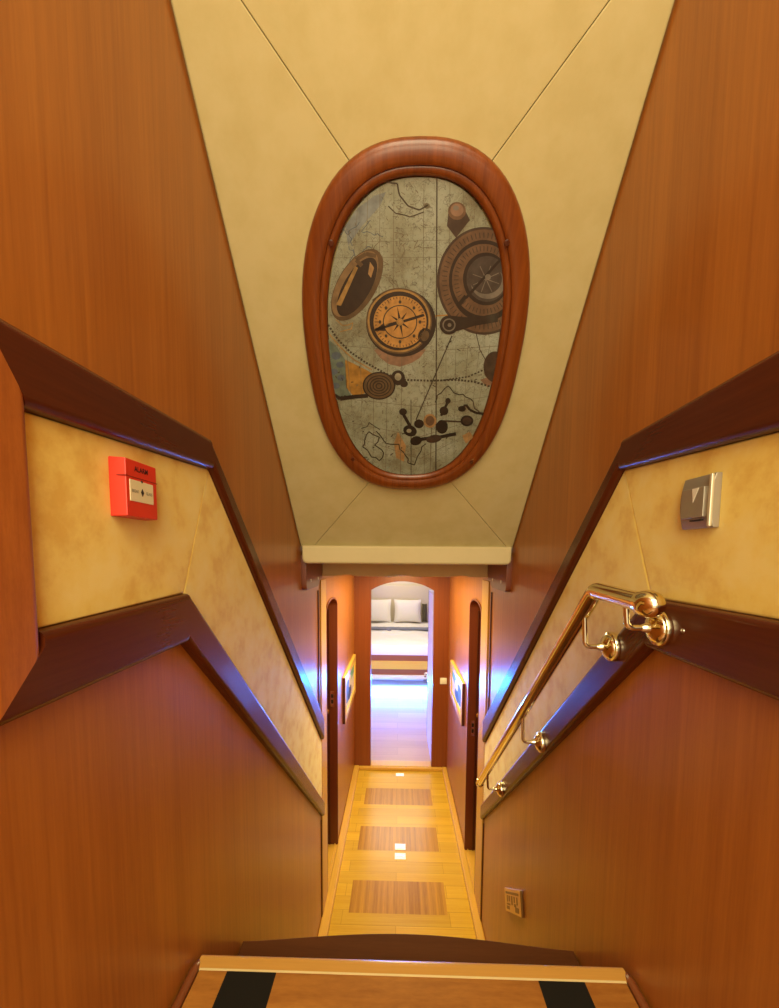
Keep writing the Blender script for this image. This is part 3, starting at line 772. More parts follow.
9 7 -436 4870 -315 4850 -304 4887 -424 4906
9 5 -378 4426 -272 4490 -222 4446 -328 4361
11 4 466 4165 466 4114 458 4062 442 4012 418 3964 386 3918 346 3877 300 3840 248 3810 192 3784 131 3766 68 3756 4 3752 -61 3756 -124 3767 -186 3786 -243 3812 -296 3843 -342 3880 -383 3922 -416 3968 -442 4016 -459 4067 -468 4118 -470 4170 -462 4221 -448 4270 -426 4318 -398 4361 -362 4402 -322 4437 -277 4468 -228 4494 -174 4514 -120 4528 -62 4538 -4 4540 54 4536 111 4527 166 4512 219 4491 269 4464 315 4433 356 4396 392 4356 420 4312 444 4265 458 4216
9 5 412 4188 411 4138 403 4089 388 4040 365 3995 334 3950 297 3911 254 3876 205 3846 152 3822 95 3804 36 3794 -25 3790 -86 3794 -145 3806 -202 3824 -256 3848 -306 3878 -350 3914 -387 3954 -418 3998 -442 4045 -458 4094 -467 4144 -468 4194 -461 4242 -448 4290 -428 4336 -400 4378 -368 4416 -330 4451 -286 4481 -240 4506 -190 4526 -138 4540 -84 4548 -30 4550 24 4547 78 4538 130 4524 180 4503 228 4478 270 4447 308 4412 342 4373 369 4330 390 4285 404 4238
8 6 392 4188 391 4141 384 4094 368 4048 346 4004 317 3962 282 3924 240 3890 194 3862 143 3840 89 3823 32 3813 -25 3810 -83 3814 -140 3824 -194 3841 -245 3864 -292 3893 -334 3927 -370 3966 -400 4007 -423 4052 -438 4098 -447 4146 -448 4193 -442 4240 -429 4286 -410 4329 -384 4370 -352 4406 -316 4440 -275 4468 -230 4492 -183 4511 -134 4524 -82 4532 -30 4535 22 4532 74 4523 124 4509 172 4490 216 4465 257 4436 294 4402 326 4365 352 4324 372 4281 385 4236
11 7 365 4188 365 4144 357 4100 343 4057 322 4016 294 3977 262 3942 223 3910 180 3884 132 3863 81 3848 28 3838 -26 3835 -79 3839 -132 3849 -183 3864 -231 3886 -275 3913 -314 3945 -348 3980 -376 4019 -397 4060 -412 4104 -420 4148 -422 4193 -416 4237 -404 4280 -386 4320 -362 4358 -332 4393 -298 4424 -260 4451 -218 4474 -174 4492 -127 4504 -78 4512 -30 4514 20 4511 68 4503 114 4490 160 4471 202 4448 240 4420 274 4389 304 4354 328 4316 346 4275 359 4232
12 8 339 4177 338 4138 332 4099 319 4061 300 4024 275 3990 245 3960 210 3932 172 3910 129 3891 84 3878 36 3870 -12 3866 -60 3870 -107 3878 -152 3892 -196 3911 -235 3934 -270 3962 -301 3994 -326 4028 -346 4064 -360 4102 -367 4142 -368 4181 -364 4220 -353 4258 -337 4294 -316 4328 -290 4358 -259 4386 -224 4410 -187 4430 -146 4446 -104 4458 -61 4464 -16 4466 28 4464 72 4456 114 4444 154 4428 192 4408 227 4384 258 4355 284 4324 306 4290 323 4254 334 4216
6 9 216 4178 214 4144 206 4110 190 4079 167 4050 138 4026 106 4005 68 3990 28 3981 -12 3978 -54 3982 -94 3991 -131 4006 -164 4027 -194 4052 -216 4081 -233 4113 -242 4146 -246 4180 -241 4214 -230 4247 -213 4277 -189 4304 -161 4327 -128 4346 -92 4359 -54 4367 -16 4370 24 4366 62 4358 98 4344 130 4325 158 4302 182 4274 200 4244 212 4212
12 10 202 4178 200 4146 192 4115 176 4086 155 4058 129 4036 98 4016 63 4002 26 3994 -12 3992 -51 3995 -88 4004 -124 4018 -155 4037 -182 4060 -203 4088 -219 4117 -228 4148 -230 4180 -226 4212 -216 4242 -200 4270 -178 4296 -152 4318 -121 4335 -88 4348 -52 4356 -16 4358 21 4355 56 4347 91 4334 121 4316 148 4294 170 4268 186 4240 198 4210
6 11 273 4174 325 4174 324 4182 272 4182
6 11 294 4138 323 4135 324 4143 295 4146
6 11 287 4104 316 4097 318 4105 289 4112
6 11 275 4070 303 4060 306 4068 278 4078
6 11 238 4048 284 4025 289 4032 242 4056
6 11 236 4008 260 3992 266 3998 241 4015
6 11 209 3981 231 3962 238 3968 216 3987
6 11 178 3957 198 3936 205 3941 186 3962
6 11 132 3956 160 3913 168 3918 140 3960
6 11 106 3922 118 3896 127 3900 115 3924
6 11 66 3910 75 3883 84 3886 76 3912
6 11 26 3903 30 3876 40 3878 35 3904
6 11 -17 3922 -16 3874 -6 3874 -7 3922
6 11 -58 3905 -62 3878 -53 3876 -49 3903
6 11 -100 3913 -108 3886 -98 3884 -91 3910
6 11 -140 3926 -151 3900 -142 3898 -130 3922
6 11 -164 3961 -192 3920 -184 3915 -156 3956
6 11 -210 3965 -230 3943 -222 3938 -203 3959
6 11 -241 3990 -263 3970 -256 3965 -234 3983
6 11 -268 4018 -292 4002 -286 3995 -262 4010
6 11 -268 4058 -316 4035 -311 4028 -264 4051
6 11 -306 4081 -334 4071 -330 4064 -302 4073
6 11 -317 4115 -346 4108 -344 4100 -315 4107
6 11 -323 4150 -352 4146 -352 4138 -322 4142
6 11 -302 4185 -354 4185 -354 4177 -302 4177
6 11 -320 4220 -348 4223 -350 4215 -321 4212
6 11 -310 4253 -338 4260 -340 4252 -312 4246
6 11 -296 4286 -322 4295 -326 4288 -299 4278
6 11 -258 4306 -301 4328 -306 4321 -262 4299
6 11 -253 4343 -276 4358 -281 4352 -258 4336
6 11 -226 4368 -246 4384 -253 4379 -232 4362
6 11 -196 4388 -213 4408 -220 4403 -202 4384
6 11 -152 4390 -176 4427 -184 4423 -159 4386
6 11 -126 4420 -137 4442 -146 4439 -135 4417
6 11 -89 4430 -96 4452 -105 4450 -98 4428
6 11 -50 4436 -54 4458 -64 4458 -60 4434
6 11 -12 4418 -12 4460 -21 4460 -20 4418
6 11 27 4434 31 4457 22 4458 18 4435
6 11 66 4427 72 4450 64 4452 57 4429
6 11 102 4416 113 4438 104 4440 94 4418
6 11 127 4384 152 4421 144 4424 120 4388
6 11 171 4382 188 4400 180 4405 164 4386
6 11 201 4359 220 4376 214 4382 194 4364
6 11 228 4334 250 4348 244 4354 222 4340
6 11 232 4296 274 4318 270 4324 226 4303
6 11 269 4274 295 4284 291 4291 265 4282
6 11 282 4242 310 4248 308 4256 280 4250
6 11 292 4208 320 4212 319 4219 290 4216
11 11 -10 4161 195 4210 -18 4198
11 11 -26 4164 119 4098 -2 4194
11 11 -35 4176 26 3993 7 4182
11 11 -32 4190 -106 4064 4 4168
11 11 -18 4198 -226 4148 -10 4161
11 11 -2 4194 -144 4258 -26 4164
11 11 7 4182 -52 4356 -35 4176
11 11 4 4168 76 4290 -32 4190
6 12 4 4402 -2 4388 -16 4383 -30 4388 -36 4402 -30 4416 -16 4422 -2 4416
6 12 187 4336 182 4322 168 4316 154 4322 148 4336 153 4350 167 4356 180 4350
6 12 272 4178 268 4163 254 4157 239 4163 232 4178 238 4192 252 4198 266 4192
6 12 199 4013 194 3998 179 3992 164 3998 158 4014 164 4028 177 4035 192 4028
6 12 8 3941 2 3926 -12 3919 -26 3926 -33 3942 -27 3957 -12 3964 2 3957
6 12 -184 4015 -190 4000 -204 3994 -219 4000 -224 4016 -218 4030 -204 4037 -190 4030
6 12 -262 4180 -268 4166 -282 4160 -296 4166 -302 4181 -295 4196 -281 4202 -267 4196
6 12 -178 4338 -184 4324 -198 4318 -213 4324 -218 4338 -212 4352 -198 4358 -184 4352
11 13 -348 4073 308 4243 296 4271 -356 4102
11 13 -366 4082 -228 4169 -203 4075
8 14 34 4179 30 4161 16 4146 -3 4138 -24 4138 -44 4147 -58 4162 -62 4180 -58 4198 -44 4212 -25 4220 -4 4220 16 4212 29 4197
12 15 12 4179 8 4166 -6 4157 -22 4158 -36 4166 -41 4180 -36 4193 -22 4201 -6 4201 8 4192
11 8 420 3983 401 3950 370 3927 334 3916 296 3921 263 3940 240 3969 232 4005 238 4042 257 4074 287 4096 323 4106 360 4102 392 4084 415 4056 425 4020
9 9 380 3996 368 3973 350 3956 328 3948 306 3950 288 3961 276 3980 272 4004 276 4029 289 4052 308 4068 329 4076 350 4074 368 4063 380 4044 385 4021
13 3 520 5132 528 5283 670 5314 778 5180 636 5026
13 4 1613 4610 1624 4553 1629 4495 1628 4438 1618 4382 1604 4327 1581 4274 1552 4226 1516 4180 1475 4140 1427 4104 1375 4074 1318 4051 1258 4034 1194 4024 1128 4020 1061 4024 993 4036 927 4053 862 4078 799 4108 740 4144 684 4186 634 4231 588 4280 548 4334 515 4388 488 4446 467 4503 452 4561 445 4618 444 4676 449 4730 460 4783 477 4834 500 4880 528 4924 561 4964 598 5000 640 5032 684 5058 732 5080 783 5098 836 5110 891 5117 947 5119 1004 5116 1062 5108 1118 5094 1175 5077 1230 5054 1284 5026 1336 4994 1384 4958 1430 4917 1472 4873 1510 4826 1544 4775 1572 4722 1596 4667
14 5 1582 4610 1592 4556 1597 4501 1595 4446 1587 4392 1572 4340 1551 4291 1524 4244 1490 4202 1451 4164 1406 4130 1356 4102 1302 4079 1245 4063 1185 4054 1123 4050 1060 4054 996 4064 934 4081 872 4104 813 4133 757 4167 704 4206 656 4250 614 4297 576 4347 544 4400 518 4454 498 4508 483 4564 476 4618 474 4672 479 4725 490 4776 506 4824 527 4868 554 4910 584 4949 620 4983 659 5014 701 5039 747 5060 795 5077 846 5088 898 5095 950 5098 1005 5094 1059 5087 1114 5074 1167 5056 1220 5034 1270 5008 1320 4977 1366 4942 1410 4904 1450 4862 1485 4816 1517 4768 1544 4717 1566 4664
13 6 1490 4606 1552 4606 1550 4616 1488 4616
13 6 1498 4560 1562 4554 1560 4564 1497 4570
13 6 1500 4515 1564 4502 1565 4512 1500 4525
13 6 1498 4470 1562 4452 1564 4461 1500 4480
13 6 1489 4426 1553 4401 1556 4410 1492 4435
13 6 1475 4383 1538 4352 1543 4362 1480 4392
13 6 1457 4342 1517 4306 1524 4315 1463 4351
13 6 1433 4304 1490 4264 1498 4272 1440 4312
13 6 1404 4270 1458 4224 1466 4231 1413 4277
13 6 1372 4239 1420 4188 1430 4194 1381 4245
13 6 1334 4212 1378 4157 1388 4162 1344 4217
13 6 1292 4190 1330 4132 1342 4136 1304 4194
13 6 1248 4172 1280 4111 1292 4114 1260 4175
13 6 1200 4159 1226 4096 1238 4098 1213 4161
13 6 1151 4152 1169 4088 1182 4089 1164 4153
13 6 1100 4150 1110 4086 1124 4086 1114 4150
13 6 1048 4154 1051 4090 1064 4088 1062 4152
13 6 996 4162 992 4100 1005 4098 1010 4160
13 6 945 4176 932 4116 946 4113 958 4174
13 6 894 4196 875 4138 888 4134 907 4192
13 6 846 4220 820 4166 832 4160 858 4214
13 6 800 4248 767 4198 779 4192 812 4242
13 6 757 4281 718 4235 730 4228 768 4274
13 6 718 4317 673 4276 683 4268 728 4309
13 6 682 4356 634 4320 642 4312 691 4347
13 6 651 4397 598 4368 606 4358 659 4388
13 6 624 4440 568 4417 575 4408 631 4431
13 6 603 4486 544 4468 550 4458 608 4476
13 6 586 4531 526 4520 530 4510 590 4521
13 6 576 4577 514 4572 516 4562 578 4567
13 6 569 4623 506 4624 508 4613 570 4613
13 6 568 4668 506 4674 506 4664 568 4658
13 6 572 4712 510 4724 509 4714 570 4702
13 6 580 4754 521 4771 518 4762 578 4745
13 6 594 4794 536 4816 532 4808 590 4786
13 6 612 4832 557 4858 552 4850 606 4824
13 6 634 4867 582 4898 576 4890 628 4860
13 6 660 4899 612 4934 604 4927 652 4892
13 6 690 4928 646 4966 638 4960 682 4922
13 6 722 4953 683 4994 674 4989 714 4948
13 6 758 4974 724 5018 714 5014 748 4970
13 6 797 4992 767 5038 756 5034 786 4989
13 6 838 5006 813 5053 802 5050 826 5004
13 6 880 5016 861 5064 850 5062 869 5014
13 6 924 5022 910 5070 899 5069 912 5020
13 6 969 5022 961 5071 949 5072 957 5022
13 6 1014 5020 1012 5068 1000 5069 1003 5020
13 6 1060 5012 1064 5060 1052 5062 1048 5014
13 6 1106 5002 1115 5048 1104 5050 1094 5004
13 6 1151 4986 1166 5031 1154 5034 1139 4990
13 6 1194 4967 1216 5010 1204 5014 1184 4971
13 6 1238 4944 1264 4984 1252 4989 1226 4949
13 6 1278 4917 1310 4954 1299 4960 1268 4923
13 6 1316 4887 1353 4921 1344 4928 1306 4894
13 6 1352 4854 1394 4884 1384 4891 1343 4862
13 6 1385 4818 1431 4844 1422 4852 1376 4826
13 6 1414 4779 1464 4800 1457 4809 1407 4788
13 6 1440 4738 1494 4754 1488 4764 1434 4748
13 6 1461 4696 1519 4706 1513 4716 1456 4705
13 6 1478 4652 1538 4656 1534 4666 1474 4662
11 7 1464 4612 1472 4563 1475 4514 1471 4467 1461 4420 1444 4376 1422 4335 1394 4297 1360 4264 1322 4234 1279 4210 1232 4192 1182 4180 1130 4174 1076 4174 1021 4180 967 4194 914 4212 862 4237 814 4266 769 4301 728 4340 693 4382 662 4426 636 4472 616 4520 602 4569 594 4618 592 4666 596 4712 606 4756 622 4798 642 4838 667 4874 696 4906 730 4933 768 4957 808 4976 850 4990 896 5000 942 5004 990 5004 1038 4998 1086 4988 1134 4973 1180 4954 1226 4929 1268 4900 1308 4868 1345 4832 1378 4792 1407 4750 1432 4706 1451 4659
14 8 1425 4622 1432 4580 1433 4537 1429 4496 1419 4456 1404 4417 1383 4381 1357 4348 1326 4319 1291 4294 1252 4273 1209 4258 1164 4247 1116 4242 1067 4242 1018 4248 968 4259 921 4275 874 4296 830 4322 790 4352 752 4385 720 4422 692 4460 669 4501 650 4542 638 4585 631 4628 629 4670 632 4710 642 4749 656 4786 674 4820 697 4852 724 4880 755 4906 790 4926 826 4943 866 4956 907 4964 950 4968 994 4968 1038 4963 1082 4954 1126 4940 1168 4923 1210 4902 1248 4876 1285 4848 1318 4816 1348 4781 1374 4744 1396 4704 1413 4664
13 9 1346 4618 1402 4618 1400 4626 1344 4627
13 9 1350 4580 1407 4572 1407 4582 1350 4588
13 9 1349 4542 1406 4528 1408 4536 1350 4550
13 9 1343 4504 1400 4484 1403 4493 1346 4513
13 9 1330 4470 1386 4442 1390 4450 1335 4478
13 9 1314 4436 1366 4404 1372 4411 1319 4444
13 9 1290 4407 1339 4368 1346 4375 1298 4413
13 9 1263 4380 1307 4337 1316 4342 1272 4386
13 9 1232 4358 1270 4311 1279 4316 1241 4363
13 9 1196 4341 1228 4290 1238 4294 1206 4344
13 9 1157 4328 1182 4275 1192 4277 1168 4330
13 9 1116 4321 1133 4266 1144 4267 1127 4322
13 9 1073 4319 1082 4264 1094 4264 1084 4319
13 9 1030 4323 1030 4268 1042 4266 1041 4322
13 9 986 4332 979 4278 990 4276 998 4330
13 9 943 4346 928 4295 940 4292 954 4342
13 9 902 4365 879 4318 890 4313 912 4360
13 9 863 4388 833 4346 844 4340 874 4383
13 9 828 4416 792 4378 801 4372 837 4410
13 9 796 4448 754 4415 763 4408 804 4440
13 9 769 4481 722 4455 730 4447 776 4473
13 9 746 4517 696 4498 702 4489 752 4508
13 9 730 4555 676 4542 680 4533 734 4546
13 9 718 4593 662 4587 665 4578 720 4584
13 9 711 4632 655 4632 656 4623 712 4622
13 9 710 4670 654 4676 654 4668 710 4660
13 9 714 4706 660 4719 658 4710 712 4698
13 9 724 4741 672 4760 668 4752 720 4733
13 9 739 4774 689 4798 683 4790 734 4766
13 9 758 4803 712 4832 706 4826 752 4796
13 9 782 4830 740 4863 732 4858 774 4824
13 9 809 4852 772 4890 764 4885 801 4848
13 9 840 4872 808 4912 799 4908 832 4868
13 9 874 4886 848 4930 838 4926 864 4884
13 9 911 4897 890 4942 880 4940 900 4895
13 9 948 4903 934 4948 924 4948 938 4902
13 9 988 4904 980 4950 970 4950 977 4904
13 9 1028 4902 1027 4947 1016 4948 1017 4902
13 9 1068 4894 1074 4938 1063 4940 1057 4896
13 9 1108 4882 1120 4924 1110 4927 1097 4884
13 9 1146 4865 1165 4906 1155 4909 1136 4869
13 9 1182 4844 1208 4882 1198 4886 1173 4850
13 9 1217 4820 1248 4854 1240 4859 1208 4826
13 9 1248 4792 1286 4822 1277 4828 1240 4800
13 9 1277 4762 1319 4786 1312 4793 1270 4769
13 9 1301 4728 1348 4746 1341 4754 1294 4736
13 9 1320 4693 1371 4705 1366 4714 1316 4702
13 9 1336 4656 1389 4662 1386 4671 1332 4664
11 10 1336 4632 1341 4598 1341 4563 1336 4530 1326 4497 1311 4467 1291 4440 1268 4416 1240 4395 1208 4378 1174 4366 1136 4360 1098 4358 1059 4360 1020 4368 982 4380 944 4396 909 4418 877 4442 848 4470 822 4500 802 4533 785 4567 773 4602 766 4636 764 4671 768 4704 775 4737 788 4767 804 4794 824 4819 849 4840 876 4858 906 4872 939 4882 973 4888 1008 4890 1044 4888 1081 4882 1117 4871 1152 4856 1186 4838 1216 4816 1246 4791 1272 4763 1294 4733 1312 4700 1326 4667
15 11 1318 4632 1322 4602 1322 4572 1317 4543 1308 4516 1294 4490 1277 4466 1255 4445 1230 4428 1202 4414 1172 4403 1138 4397 1104 4395 1070 4398 1036 4404 1001 4414 968 4429 937 4447 908 4468 882 4492 860 4518 842 4546 826 4576 816 4606 810 4636 808 4666 810 4696 818 4724 828 4750 843 4774 862 4795 883 4814 908 4830 934 4842 964 4851 994 4856 1026 4858 1058 4856 1091 4850 1123 4840 1154 4828 1184 4812 1212 4792 1238 4770 1261 4746 1280 4720 1297 4692 1310 4662
16 12 1295 4592 1298 4567 1295 4542 1287 4518 1274 4496 1256 4476 1234 4459 1207 4445 1178 4435 1146 4429 1112 4428 1078 4430 1044 4436 1010 4446 980 4460 951 4478 926 4498 905 4520 889 4544 878 4570 872 4596 870 4621 874 4646 884 4668 898 4690 916 4708 939 4724 965 4736 993 4746 1024 4751 1056 4752 1088 4750 1122 4744 1153 4735 1184 4722 1211 4706 1236 4687 1258 4666 1274 4642 1288 4618
15 13 1250 4633 1252 4610 1249 4586 1242 4564 1229 4544 1212 4526 1191 4510 1166 4497 1139 4488 1109 4482 1078 4480 1046 4482 1014 4488 983 4498 954 4511 928 4527 904 4546 884 4566 870 4589 859 4612 854 4636 853 4660 856 4682 866 4704 878 4723 896 4740 917 4755 941 4767 968 4776 997 4780 1027 4782 1058 4780 1088 4774 1118 4766 1146 4754 1172 4738 1195 4720 1215 4701 1231 4680 1242 4656
16 14 1050 4631 1223 4582 1224 4588 1052 4638
16 14 1048 4633 1144 4502 1152 4506 1056 4636
16 14 1048 4636 1010 4502 1018 4499 1056 4634
16 14 1050 4638 900 4579 906 4572 1054 4632
16 14 1052 4638 882 4686 880 4680 1050 4631
16 14 1056 4636 962 4762 955 4758 1048 4633
16 14 1056 4634 1092 4762 1084 4765 1048 4636
16 14 1054 4632 1200 4689 1195 4696 1050 4638
11 15 843 4430 1202 4810 1176 4827 816 4449
16 16 1110 4654 1108 4639 1096 4628 1078 4624 1059 4628 1044 4640 1036 4654 1038 4670 1050 4680 1068 4684 1087 4680 1102 4669
11 15 805 4474 716 4368 759 4340 848 4448
14 8 722 5256 722 5237 714 5219 700 5204 680 5192 656 5184 630 5182 602 5184 577 5192 554 5205 536 5220 525 5239 520 5258 521 5278 530 5295 544 5310 564 5322 587 5329 612 5331 638 5328 664 5320 686 5308 704 5294 716 5276
3 9 693 5265 693 5251 686 5238 676 5227 662 5218 645 5213 626 5212 607 5214 588 5219 572 5228 560 5239 550 5252 546 5266 548 5280 554 5293 564 5304 578 5312 596 5317 614 5318 633 5316 651 5311 667 5302 680 5292 689 5278
16 10 640 5282 638 5272 630 5265 616 5261 602 5261 588 5266 578 5273 573 5282 576 5292 584 5299 597 5303 612 5302 626 5298 636 5291
11 9 610 4059 671 4244 964 4220 1269 4274 1288 4172 977 4128 770 4070
11 10 769 4140 768 4114 760 4088 745 4066 724 4048 698 4036 669 4029 638 4030 606 4036 578 4049 554 4068 534 4090 521 4115 515 4142 516 4168 526 4192 540 4214 562 4231 588 4243 616 4249 646 4248 676 4242 704 4230 728 4212 748 4191 762 4166
16 11 730 4140 730 4120 722 4102 710 4086 693 4074 672 4066 649 4064 626 4066 604 4074 584 4086 569 4103 558 4122 554 4142 555 4161 562 4180 574 4195 592 4207 612 4214 635 4216 657 4214 679 4206 698 4194 714 4178 725 4160
11 12 712 4140 710 4125 706 4110 696 4098 682 4088 666 4082 648 4080 630 4082 612 4088 597 4098 584 4111 576 4126 572 4142 574 4157 579 4172 589 4184 602 4193 618 4199 636 4201 654 4198 672 4192 686 4183 699 4170 707 4156
16 13 676 4140 672 4127 659 4118 642 4119 628 4128 622 4141 626 4154 638 4163 654 4163 669 4154
13 5 1516 3615 1520 3579 1520 3544 1514 3510 1504 3480 1489 3454 1469 3432 1446 3416 1420 3406 1390 3403 1361 3406 1330 3416 1301 3432 1274 3454 1248 3481 1227 3511 1209 3544 1196 3580 1188 3616 1184 3652 1186 3686 1192 3718 1204 3746 1220 3771 1239 3790 1262 3805 1287 3814 1314 3816 1342 3814 1371 3804 1399 3790 1426 3770 1451 3746 1472 3717 1491 3685 1506 3650
11 4 -74 3358 -78 3322 -90 3288 -108 3256 -133 3226 -164 3201 -200 3180 -240 3165 -283 3156 -327 3152 -370 3156 -412 3165 -452 3180 -486 3202 -516 3228 -540 3257 -556 3290 -565 3324 -566 3359 -561 3394 -548 3427 -528 3458 -502 3486 -471 3510 -436 3528 -397 3542 -356 3551 -314 3554 -272 3551 -232 3542 -194 3528 -160 3508 -131 3484 -107 3456 -89 3426 -78 3392
9 5 -96 3358 -100 3326 -111 3296 -127 3266 -150 3240 -178 3217 -211 3199 -248 3184 -286 3176 -326 3174 -366 3176 -404 3185 -440 3199 -471 3218 -498 3240 -520 3268 -534 3296 -543 3327 -544 3359 -539 3390 -528 3420 -510 3448 -486 3473 -458 3494 -426 3512 -390 3524 -353 3532 -315 3535 -277 3532 -240 3524 -206 3511 -175 3494 -148 3472 -126 3447 -110 3419 -100 3389
11 6 -134 3358 -139 3324 -153 3292 -176 3263 -206 3239 -242 3220 -282 3209 -325 3204 -368 3209 -407 3220 -442 3239 -471 3263 -492 3292 -504 3325 -507 3358 -500 3392 -485 3424 -461 3452 -432 3474 -396 3492 -356 3502 -316 3506 -275 3502 -236 3492 -202 3474 -174 3451 -152 3422 -138 3391
9 7 -150 3358 -155 3327 -168 3298 -188 3272 -216 3249 -250 3232 -286 3222 -324 3219 -363 3222 -399 3232 -432 3250 -458 3272 -476 3298 -488 3328 -491 3358 -484 3389 -470 3418 -449 3443 -422 3464 -389 3480 -354 3490 -316 3493 -279 3490 -244 3480 -213 3464 -186 3442 -167 3417 -154 3388
11 9 -178 3358 -182 3332 -194 3308 -211 3286 -234 3268 -262 3253 -292 3245 -324 3242 -356 3245 -386 3254 -412 3268 -434 3286 -450 3308 -460 3333 -462 3358 -458 3384 -446 3408 -428 3429 -405 3447 -378 3460 -348 3468 -317 3471 -286 3468 -256 3460 -230 3446 -208 3428 -192 3407 -182 3383
9 10 -195 3358 -198 3336 -208 3314 -223 3294 -244 3278 -268 3266 -295 3258 -323 3256 -352 3258 -378 3266 -402 3278 -421 3295 -436 3314 -444 3336 -446 3358 -442 3381 -432 3402 -415 3421 -396 3436 -372 3448 -345 3456 -317 3458 -290 3456 -264 3448 -240 3436 -221 3420 -207 3402 -198 3380
11 12 -223 3358 -226 3340 -234 3324 -246 3309 -262 3296 -280 3287 -301 3281 -323 3279 -344 3281 -365 3287 -383 3296 -398 3310 -409 3325 -415 3341 -418 3358 -414 3376 -406 3392 -394 3407 -378 3419 -360 3428 -340 3434 -318 3436 -296 3434 -276 3428 -258 3418 -244 3406 -232 3392 -226 3376
9 13 -240 3358 -242 3344 -248 3330 -258 3317 -272 3307 -287 3299 -304 3294 -322 3292 -340 3294 -357 3299 -372 3307 -385 3318 -394 3330 -400 3344 -401 3358 -398 3373 -392 3386 -382 3398 -368 3409 -353 3416 -336 3421 -319 3422 -300 3421 -284 3416 -269 3408 -256 3398 -247 3386 -242 3372
11 15 -268 3358 -270 3348 -274 3340 -280 3332 -288 3325 -299 3320 -310 3317 -322 3316 -334 3317 -344 3320 -354 3325 -362 3332 -368 3340 -372 3349 -372 3358 -371 3368 -366 3376 -360 3384 -352 3391 -342 3396 -331 3399 -319 3400 -308 3399 -296 3396 -287 3391 -279 3384 -273 3376 -269 3368
9 16 -284 3358 -286 3352 -288 3346 -293 3340 -298 3336 -306 3332 -313 3330 -322 3329 -329 3330 -337 3332 -344 3336 -349 3340 -353 3346 -356 3352 -356 3358 -355 3365 -352 3371 -348 3376 -342 3381 -335 3384 -328 3386 -320 3387 -312 3386 -304 3384 -298 3380 -292 3376 -288 3370 -286 3365
11 4 65 3470 60 3434 42 3402 14 3378 -19 3366 -56 3366 -89 3379 -117 3403 -134 3435 -140 3471 -134 3506 -116 3537 -89 3560 -56 3572 -20 3572 12 3560 40 3536 58 3505
17 5 12 3484 8 3461 -6 3442 -26 3432 -48 3432 -69 3443 -82 3462 -88 3484 -82 3507 -69 3525 -49 3535 -27 3535 -7 3525 7 3507
11 5 111 3386 104 3360 82 3342 52 3336 22 3342 0 3361 -8 3386 0 3410 22 3428 51 3435 80 3428 102 3410
11 4 -1084 3185 -935 3140 -912 3198 -1059 3242
11 4 -922 3138 -704 3168 -708 3228 -924 3199
11 4 -706 3168 -492 3183 -493 3242 -706 3228
11 5 6 2954 153 2694 197 2720 48 2979
11 6 105 2967 98 2938 75 2917 44 2910 12 2917 -11 2938 -20 2967 -12 2995 11 3016 42 3023 73 3016 96 2995
11 6 268 2616 250 2584 217 2564 176 2558 132 2568 92 2590 64 2622 50 2660 53 2696 72 2726 104 2746 145 2752 188 2742 227 2721 256 2689 270 2652
17 7 186 2656 178 2636 158 2624 132 2624 111 2636 102 2656 110 2676 130 2688 156 2688 177 2676
11 6 380 2773 372 2736 344 2708 304 2698 264 2708 233 2736 221 2773 230 2810 258 2837 298 2846 338 2836 368 2810
11 6 206 2436 402 2490 386 2547 191 2494
11 6 398 2488 594 2506 585 2565 390 2548
11 6 597 2507 917 2576 900 2633 582 2564
11 7 358 2510 358 2474 340 2440 307 2414 264 2402 222 2406 188 2425 169 2456 169 2492 188 2526 222 2552 264 2564 305 2560 339 2541
13 7 685 2542 680 2510 650 2480 602 2456 546 2446 491 2449 449 2466 430 2494 436 2526 466 2557 514 2580 570 2590 624 2587 665 2570
11 6 767 2723 764 2678 747 2640 718 2614 682 2605 644 2614 610 2640 586 2678 576 2723 579 2768 597 2805 626 2830 662 2838 698 2830 732 2804 756 2768
4 8 576 2822 574 2786 561 2754 540 2728 512 2712 480 2706 448 2712 418 2729 393 2754 377 2786 370 2822 373 2857 386 2888 407 2914 434 2929 466 2934 498 2929 527 2913 551 2888 568 2857
14 9 544 2822 542 2794 531 2769 514 2751 491 2741 466 2741 442 2751 422 2769 408 2794 402 2822 404 2850 415 2874 433 2892 456 2902 480 2902 504 2892 524 2874 538 2850
11 6 659 2893 759 3142 722 3159 621 2912
11 7 750 2982 744 2946 720 2920 686 2910 650 2920 622 2946 610 2982 616 3016 640 3042 673 3051 709 3042 737 3016
11 7 770 3135 764 3108 744 3092 718 3092 695 3108 684 3135 690 3162 710 3178 736 3178 758 3162
13 6 663 2809 982 2792 980 2818 662 2835
11 6 1160 2822 1158 2791 1144 2764 1120 2744 1088 2732 1052 2732 1016 2744 986 2764 965 2791 955 2822 958 2852 972 2878 996 2898 1028 2908 1064 2908 1098 2898 1128 2878 1150 2852
13 7 1127 2822 1124 2799 1112 2780 1092 2767 1066 2762 1038 2767 1014 2780 996 2799 988 2822 990 2844 1003 2862 1024 2875 1050 2880 1076 2875 1101 2862 1118 2844
11 6 953 2998 1022 3060 996 3088 926 3027
11 6 996 3062 1068 2985 1094 3008 1022 3086
11 6 1074 2980 1174 2932 1186 2967 1086 3013
11 6 1180 2930 1308 2914 1306 2952 1180 2968
11 6 1301 2916 1403 2868 1414 2903 1312 2950
11 6 1016 3012 1012 2989 991 2972 961 2966 929 2972 904 2989 894 3012 899 3036 920 3052 950 3058 981 3052 1006 3036
"""

# ------------------------------------------------------------------ room shell
def ell_arch(cx, hw, zs, rise, n=16):
    """points over an opening from left to right"""
    return [(cx - hw * math.cos(math.pi * i / n), zs + rise * math.sin(math.pi * i / n)) for i in range(n + 1)]

FL = -2.07
